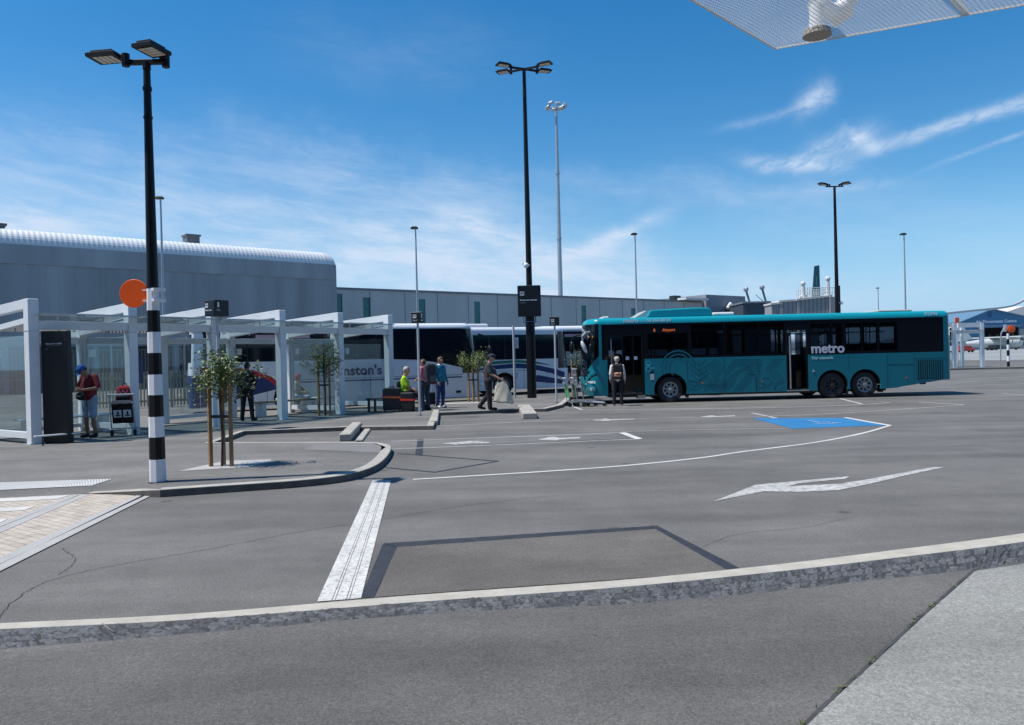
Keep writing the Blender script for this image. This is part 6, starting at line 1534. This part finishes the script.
    if collar is not None: q = MB().lathe([(.075, -.03), (.085, -.005), (.066, .035), (.060, .03), (.07, -.02)], 18, 'z', tuple(j['neck'])); q.build('collar', collar, t, smooth=True)
    q = MB()
    for s_, n in ((-1, 'l'), (1, 'r')):
        q.capsule(pe+V(s_*.055, 0, .04), j['h'+n], .118, .112)
        kn = j['h'+n].lerp(j['k'+n], .93 if shorts else 1); q.capsule(j['h'+n], kn, .108, .088 if shorts else .075)
        if not shorts: q.capsule(j['k'+n], j['a'+n]+V(0, 0, .0), .074, .060)
    remesh(q, 'shorts' if shorts else 'trousers', pants, t, .012, 4)
    for n in 'lr':
        q = MB().capsule(j['a'+n]+V(0, 0, -.035), j['t'+n]+V(0, 0, .008), .047, .040); q.capsule(j['a'+n]+V(0, 0, -.03), j['a'+n]+V(0, 0, .005), .046, .044)
        remesh(q, 'shoe', shoes, t, .012, 3)
    return t
mat_eye = mat('eye_dark', (.03, .02, .02), .2); mat_lip = mat('lips', (.30, .10, .09), .5)
F = lambda n, c, r=.85, v=.22: mat(n, c, r, var=v, vs=14, bump=.25, bs=60)
BLK = F('cloth_black', (.012, .012, .016)); NVY = F('cloth_navy', (.014, .018, .045)); JEAN = F('cloth_jeans', (.03, .06, .16)); REDC = F('cloth_red', (.17, .008, .015)); LIME = F('cloth_lime', (.42, .70, .03)); TEALC = F('cloth_teal', (.01, .17, .25))
LBLUE = F('cloth_light_blue', (.30, .38, .46)); PINK = F('cloth_pink', (.62, .20, .30)); GRYC = F('cloth_grey', (.045, .045, .055)); CREAM = F('cloth_cream', (.52, .48, .38)); WHT = F('cloth_white', (.62, .62, .60)); BLUEJ = F('cloth_blue', (.02, .045, .16))
HBR = F('hair_brown', (.07, .038, .022)); HGR = F('hair_grey', (.35, .33, .31)); HDK = F('hair_dark', (.02, .015, .012)); CAPB = F('cap_blue', (.01, .10, .38)); CAPN = F('cap_navy', (.012, .015, .05))
SHOEB = F('shoe_black', (.015, .015, .016)); SHOEW = F('shoe_white', (.55, .56, .58)); SHOEL = F('shoe_blue', (.10, .28, .50))
def at(px, py, z=KZ): g_ = G(px, py, z); return (g_.x, g_.y, z)
Rt = -PI/2; Lf = PI/2
# man in red looking down
person('stout man in red shirt, blue cap and pale shorts looking down at his hands', at(91, 437.5), PI-.35, dict(head=(.03, .16, 1.545), neck=(0, .03, 1.43), el=(-.31, .04, 1.14), er=(.31, .04, 1.14), wl=(-.09, .27, 1.10), wr=(.09, .27, 1.12), al=(-.13, -.02, .085), ar=(.13, -.02, .085)), REDC, LBLUE, SHOEB, HDK, SKIN2, True, 'short', CAPB, 1.04, .10, head_dir=(.1, .75, -.65))
bag = thing('waist_bag', 'black waist bag held at the belly of the man in red', 'bag', at(91, 437.5), PI-.35); q = MB().ball((-.02, .27, 1.0), 1, 14, 10, sc=(.15, .07, .10)); remesh(q, 'pouch', BLK, bag, .012, 3); MB().box(-.10, .08, .335, .345, 1.0, 1.01).build('zip', GALV, bag)
# man in black, from behind
person('man dressed in black seen from behind in the middle shelter bay', at(247.5, 421), -.15, dict(head=(0, .06, 1.59), el=(-.25, .02, 1.12), er=(.25, .02, 1.12), wl=(-.14, .22, 1.05), wr=(.14, .22, 1.05), kl=(-.12, 0, .49), kr=(.12, .02, .49), al=(-.15, -.03, .085), ar=(.16, 0, .085), tl=(-.19, .11, .035), tr=(.21, .13, .035)), BLK, BLK, SHOEB, HDK, SKIN2, False, 'long', None, 1.0, head_dir=(0, 1, -.35))
def backpack(loc, rz, label, m, w=.17, h=.24, z=1.22, y=-.20, d=.11, patch=None):
    t = thing('backpack', label, 'backpack', loc, rz); q = MB().box(-w+.03, w-.03, y-d+.03, y+d-.03, z-h+.03, z+h-.03); q2 = MB()
    for sx_ in (-1, 1):
        for sz_ in (-1, 1): q2.capsule((sx_*(w-.05), y, z+sz_*(h-.06)), (sx_*(w-.05), y, z-sz_*(h-.06)), d*.75, d*.75)
    q2.capsule((-w+.05, y, z+h-.06), (w-.05, y, z+h-.06), d*.75, d*.7); q2.capsule((-w+.05, y, z-h+.06), (w-.05, y, z-h+.06), d*.8, d*.8); q2.box(-w+.04, w-.04, y-d*.7, y+d*.6, z-h+.04, z+h-.04)
    remesh(q2, 'sack', m, t, .014, 4)
    q = MB().capsule((-w*.5, y-d*.6, z-h*.35), (w*.5, y-d*.6, z-h*.35), d*.55, d*.55); q.capsule((-w*.5, y-d*.6, z-h*.6), (w*.5, y-d*.6, z-h*.6), d*.5, d*.5); remesh(q, 'front_pocket', patch or m, t, .014, 3)
    for s_ in (-1, 1):
        q = MB(); q.path([Vector((s_*.09, y+d*.4, z+h-.05)), Vector((s_*.115, -.02, 1.475)), Vector((s_*.12, .125, 1.36)), Vector((s_*.13, .13, 1.2)), Vector((s_*.15, y+d*.4, z-h+.1))], .016, 8); q.build('strap', BLK, t)
    return t
backpack(at(247.5, 421), -.15, 'black backpack on the man in black in the middle shelter bay', F('pack_black', (.02, .021, .026)))
# seated woman behind glass facing right
SIT = dict(head=(0, .05, 1.20), neck=(0, .0, 1.05), chest=(0, 0, .88), waist=(0, -.02, .66), pelvis=(0, -.02, .54), sl=(-.175, 0, .985), sr=(.175, 0, .985), el=(-.21, .04, .74), er=(.21, .04, .74), wl=(-.15, .27, .66), wr=(.15, .27, .66), hl=(-.095, .02, .54), hr=(.095, .02, .54), kl=(-.11, .44, .50), kr=(.11, .44, .50), al=(-.11, .46, .085), ar=(.11, .62, .085), tl=(-.12, .60, .035), tr=(.12, .76, .035))
sp = Vector((bpos.x-.05, bpos.y-.02, KZ))
person('woman with dark reddish hair seated on the bench behind the shelter glass', tuple(sp), Rt, SIT, CREAM, LBLUE, SHOEB, F('hair_red', (.30, .02, .03)), SKIN, False, 'short', None, .97, hair_len=.10)
# man in lime shirt seated facing right
s2 = dict(SIT); s2.update(wl=(-.12, .30, .62), wr=(.12, .32, .60), el=(-.2, .08, .74), er=(.2, .08, .74), head=(0, .07, 1.21))
pl = at(405, 411.5); 
person('grey-haired man in bright lime shirt sitting among the suitcases', (pl[0]-.05, pl[1]+.35, KZ), Rt+.1, s2, LIME, BLK, SHOEB, HGR, SKIN, False, 'short', None, 1.09, .09)
backpack((pl[0]-.05, pl[1]+.35, KZ-.40), Rt+.1, 'dark green backpack on the seated man in the lime shirt', F('pack_green', (.03, .045, .03)), .14, .2, 1.18, -.19, .09)
bn = thing('street_bench', 'dark backless bench at the shelter end carrying the man in the lime shirt', 'bench', (pl[0]-1.3, pl[1]+.33, KZ), .06)
MB().box(0, 1.75, -.2, .2, .40, .45).build('seat', DGREY, bn, bevel=.01)
for x in (.05, .25, 1.5): MB().box(x, x+.05, -.16, .16, 0, .40).build('leg', DGREY, bn)
def suitcase(loc, rz, label, w, d, h, m, belt=None, hand_=True):
    t = thing('suitcase', label, 'suitcase', loc, rz)
    MB().box(-w/2, w/2, -d/2, d/2, .06, h).build('shell', m, t, bevel=.035, seg=3)
    b = MB()
    for x in (-w*.3, 0, w*.3): b.box(x-.01, x+.01, -d/2-.006, d/2+.006, .1, h-.05)
    b.build('rib', m, t)
    for x in (-w/2+.05, w/2-.05):
        for y in (-d/2+.04, d/2-.04): MB().tube((x-.012, y, .03), (x+.012, y, .03), .03, n=10).build('wheel', RUBBER, t)
    MB().path([Vector((-.08, 0, h-.01)), Vector((-.08, 0, h+.04)), Vector((.08, 0, h+.04)), Vector((.08, 0, h-.01))], .012, 6).build('handle', BLACKF, t)
    if belt is not None: MB().box(-w/2-.008, w/2+.008, -d/2-.010, d/2+.010, h*.58, h*.58+.055, rot=Euler((0, .04, 0))).build('luggage_belt', belt, t)
OBELT = F('belt_orange', (.85, .16, .04)); RBELT = F('belt_red', (.8, .05, .02))
q = at(393, 411.8); suitcase((q[0]-.02, q[1], KZ), .1, 'large black suitcase with an orange belt, left of the man in lime', .58, .34, .78, F('case_black', (.016, .018, .024), .5), OBELT)
q = at(408, 411.5); suitcase((q[0], q[1]-.02, KZ), -.1, 'black suitcase with a slanting red belt at the feet of the man in lime', .42, .30, .62, F('case_black2', (.013, .013, .016), .6), RBELT)
# backpacker facing left, seen from the side/back
pk = at(426, 410.5)
person('backpacker in pink top and dark jeans standing behind the thin sign pole', pk, .95, dict(head=(0, .08, 1.56), neck=(0, .02, 1.42), wl=(-.16, .25, 1.0), wr=(.16, .25, 1.0), el=(-.23, .0, 1.12), er=(.23, .0, 1.12), kl=(-.1, .06, .49), al=(-.11, .02, .085), tl=(-.12, .17, .035)), PINK, F('jeans_dark', (.02, .035, .075)), SHOEL, HBR, SKIN, False, 'short', None, 1.0, head_dir=(0, 1, -.4))
backpack(pk, .95, 'big charcoal travelling backpack on the backpacker in pink', F('pack_charcoal', (.03, .03, .036)), .18, .30, 1.2, -.23, .14, F('pack_grey', (.09, .09, .10)))
# woman in teal top
pt = at(440.5, 408)
person('woman in teal top and blue jeans standing right of the backpacker', pt, Rt-.75, dict(head=(0, .05, 1.59), el=(-.25, -.02, 1.11), er=(.25, -.02, 1.11), wl=(-.24, .10, .88), wr=(.22, .12, .88)), TEALC, BLUEJ, SHOEW, F('hair_auburn', (.12, .07, .04)), SKIN, False, 'long', None, 1.02, .05, collar=WHT)
# grey trolley bag between them
q = at(431, 406); t = thing('trolley_bag', 'small dark wheeled bag with raised handle between the backpacker and the woman in teal', 'suitcase', (q[0], q[1], KZ), .2)
MB().box(-.16, .16, -.12, .12, .05, .5).build('shell', BLK, t, bevel=.03, seg=2); MB().path([Vector((-.09, .08, .5)), Vector((-.09, .08, .95)), Vector((.09, .08, .95)), Vector((.09, .08, .5))], .01, 6).build('handle', GALV, t)
for x in (-.13, .13): MB().tube((x-.012, .08, .04), (x+.012, .08, .04), .04, n=10).build('wheel', RUBBER, t)
# walking man with bag
pw_ = at(489, 410)
person('stout man in navy cap and dark clothes walking right with a cream bag', pw_, Rt, dict(head=(0, .09, 1.62), neck=(0, .03, 1.47), chest=(0, .02, 1.28), sl=(-.2, .02, 1.39), sr=(.2, .02, 1.39), er=(.24, .06, 1.13), wr=(.22, .30, .97), el=(-.24, -.12, 1.14), wl=(-.24, -.08, .90), kr=(.10, .02, .48), ar=(.1, .03, .085), tr=(.1, .18, .035), kl=(-.10, .0, .49), al=(-.10, -.24, .12), tl=(-.10, -.12, .04)), GRYC, BLK, SHOEB, HDK, SKIN, False, 'short', CAPN, 1.04, .12, head_dir=(0, 1, -.05))
COL.objects[-1]; [o for o in COL.objects if o.get('label', '').startswith('stout man in navy cap')][0].scale = (1.12, 1.26, 1.03)
t = thing('carrier_bag', 'large crumpled cream cloth bag carried by the walking man in navy cap', 'bag', (pw_[0]+.42, pw_[1]-.25, KZ), 0)
b = MB(); rows = 12; cols = 26; vs = []; rb = random.Random(5)
for r in range(rows+1):
    v = r/rows; z = .24+.66*v; 
    for c_ in range(cols):
        a = 2*PI*c_/cols; wob = 1+.10*math.sin(3*a+5*v)+.07*math.sin(7*a-9*v); hw = (.30-.15*v**1.5)*wob; hd_ = (.14-.09*v)*wob
        x = math.copysign(abs(math.cos(a))**.7, math.cos(a))*hw; y = math.copysign(abs(math.sin(a))**.7, math.sin(a))*hd_; vs.append((x+.06*(1-v), y, z-.04*math.cos(a)*(1-v)+.02*math.sin(4*a)*(1 if r in (0, rows) else 0)))
b.add(vs, [(r*cols+c_, r*cols+(c_+1) % cols, (r+1)*cols+(c_+1) % cols, (r+1)*cols+c_) for r in range(rows) for c_ in range(cols)]+[tuple(range(cols))[::-1]]); b.build('sack', CREAM, t, smooth=True)
MB().path([Vector((-.12, 0, .90)), Vector((-.10, 0, .99)), Vector((-.02, 0, 1.0)), Vector((.06, 0, .90))], .012, 8).build('handle', CREAM, t)
# passenger at the bus door, facing away
pb_ = (G(618, 405.8, 0).x, G(618, 405.8, 0).y, 0)
person('passenger with pale cap, white sleeves and black trousers waiting at the open bus door', pb_, -.05, dict(head=(0, .05, 1.60), wl=(-.24, .05, .92), wr=(.26, .02, .90), kl=(-.12, 0, .49), kr=(.12, 0, .49), al=(-.13, -.02, .085), ar=(.13, -.02, .085)), WHT, BLK, SHOEW, HGR, SKIN, False, 'long', F('cap_tan', (.50, .38, .28)), .99, head_dir=(0, 1, -.1))
pkm = mat('pack_patterned', (.10, .05, .04), .8, var=.9, vs=16); backpack(pb_, -.05, 'colourfully patterned backpack on the passenger at the bus door', BLK, .16, .25, 1.2, -.19, .10, F('pack_patch', (.45, .22, .14), .8, .8))
# someone stepping inside the bus
p = bus.matrix_basis @ Vector((uD0+.42, .95, .385)) if False else Vector((bx0, 27.75, 0))+Matrix.Rotation(ANG, 3, 'Z') @ Vector((uD0+.42, .85, .385))
person('shadowy passenger in dark coat standing inside the front door of the bus', tuple(p), .1, None, BLK, BLK, SHOEB, HDK, SKIN2, False, 'long', None, .98)
p = Vector((bx0, 27.75, 0))+Matrix.Rotation(ANG, 3, 'Z') @ Vector((1.42, 1.72, .36))
s3 = dict(SIT); s3.update(wl=(-.15, .42, .80), wr=(.15, .42, .80), el=(-.22, .2, .72), er=(.22, .2, .72))
person('bus driver in dark shirt seated at the wheel', tuple(p), Lf, s3, NVY, BLK, SHOEB, HDK, SKIN2, False, 'short', None, 1.0)
# ================================================================ LUGGAGE TROLLEYS
def trolley(loc, rz, label, panel, sticker=True, group='luggage trolleys'):
    t = thing('luggage_trolley', label, 'trolley', loc, rz, group)
    b = MB()
    for s_ in (-1, 1): b.path([Vector((s_*.26, -.42, .12)), Vector((s_*.27, .30, .18)), Vector((s_*.27, .42, .98))], .016, 8)
    b.tube((-.26, -.42, .12), (.26, -.42, .12), .016, n=8); b.tube((-.27, .30, .18), (.27, .30, .18), .014, n=8); b.tube((-.27, .39, .80), (.27, .39, .80), .014, n=8)
    for x in (-.15, -.05, .05, .15): b.tube((x, -.42, .12), (x, .30, .18), .009, n=6)
    b.build('frame', GALV, t, smooth='auto')
    MB().tube((-.31, .43, 1.0), (.31, .43, 1.0), .022, n=10).build('handle_bar', GREYP, t)
    MB().box(-.24, .24, .33, .345, .30, .78, rot=Euler((-.15, 0, 0))).build('back_panel', panel, t)
    b = MB(); f_ = b.box(-.20, .20, .36, .46, .80, .86).build('basket', GALV, t)
    if sticker:
        for x in (-.20, .02):
            s_ = MB().box(x, x+.18, .352, .356, .45, .63, rot=Euler((-.15, 0, 0)), piv=(0, .338, .54)).build('notice', SIGNW, t)
            q = MB(); q.box(x+.03, x+.14, .3575, .359, .48, .51, rot=Euler((-.15, 0, 0)), piv=(0, .338, .54)); q.box(x+.06, x+.10, .3575, .359, .515, .60, rot=Euler((-.15, 0, 0)), piv=(0, .338, .54)); q.build('pictogram', BLACKF, s_)
    for x, y in ((-.26, .30), (.26, .30), (0, -.40)): MB().tube((x-.02, y, .075), (x+.02, y, .075), .075, n=16).build('wheel', RUBBER, t)
    return t
q = at(128, 434.5); trolley((q[0], q[1], KZ), PI+.15, 'luggage trolley carrying a red rucksack beside the man in red', BLACKM)
t = thing('rucksack', 'red and black rucksack sitting on the luggage trolley', 'rucksack', (q[0], q[1]-.1, KZ), .1)
b = MB()
for x in (-.1, .1): b.capsule((x, -.02, .98), (x, -.02, 1.20), .12, .09)
b.capsule((-.08, -.02, 1.22), (.08, -.02, 1.22), .09, .09); b.v = [v-Vector((0, 0, .10)) for v in b.v]; remesh(b, 'sack', F('sack_red', (.40, .02, .035)), t, .014, 4)
b = MB().capsule((-.1, -.1, .92), (.1, -.1, .92), .085, .085); remesh(b, 'front_pocket', BLK, t, .014, 3)
b = MB().path([Vector((-.05, 0, 1.20)), Vector((-.03, 0, 1.26)), Vector((.03, 0, 1.26)), Vector((.05, 0, 1.20))], .01, 6); b.build('handle', BLK, t)
b = MB().ribbon([(-.13, 1.02), (-.08, 1.10), (-.03, 1.02), (.02, 1.10), (.07, 1.02), (.13, 1.1)], .02, .01, f=lambda a, c, h: Vector((a, -.155-h, c))); b.build('pattern', F('pattern_pink', (.75, .25, .3)), t)
GRN = mat('panel_green', (.01, .42, .07), .5); DGN = mat('panel_dark_green', (.01, .09, .06), .5)
for k, (px, m_, lab, dy_) in enumerate(((575, GRN, 'bright green panelled luggage trolley at the left end of the nested row', 0), (583, DGN, 'dark green luggage trolley nested between the bright green one and the rack', .12), (591, DGN, 'luggage trolley at the right end of the nested row touching the bus front', .05))):
    q = G(px+2, 406.3, 0); trolley((q.x, q.y+dy_, q.z), PI/2+.12 if k < 2 else PI/2-.1, lab, m_, False)

GR = {'touring_coach': 'coaches parked behind the shelters', 'shelter_bench': 'benches in the shelters', 'backpack': 'backpacks worn by people', 'suitcase': 'suitcases', 'person': 'people waiting at the bus stops', 'bus_shelter': 'white framed bus shelters', 'bay_sign_post': 'small black bay signs on grey poles', 'leaning_mast': 'slanting masts on the flat roof', 'service_vehicle': 'vehicles on the airfield'}
for o in list(COL.objects):
    k = o.name.split('.')[0]
    if o.parent is None and k in GR and 'label' in o and 'group' not in o: o['group'] = GR[k]
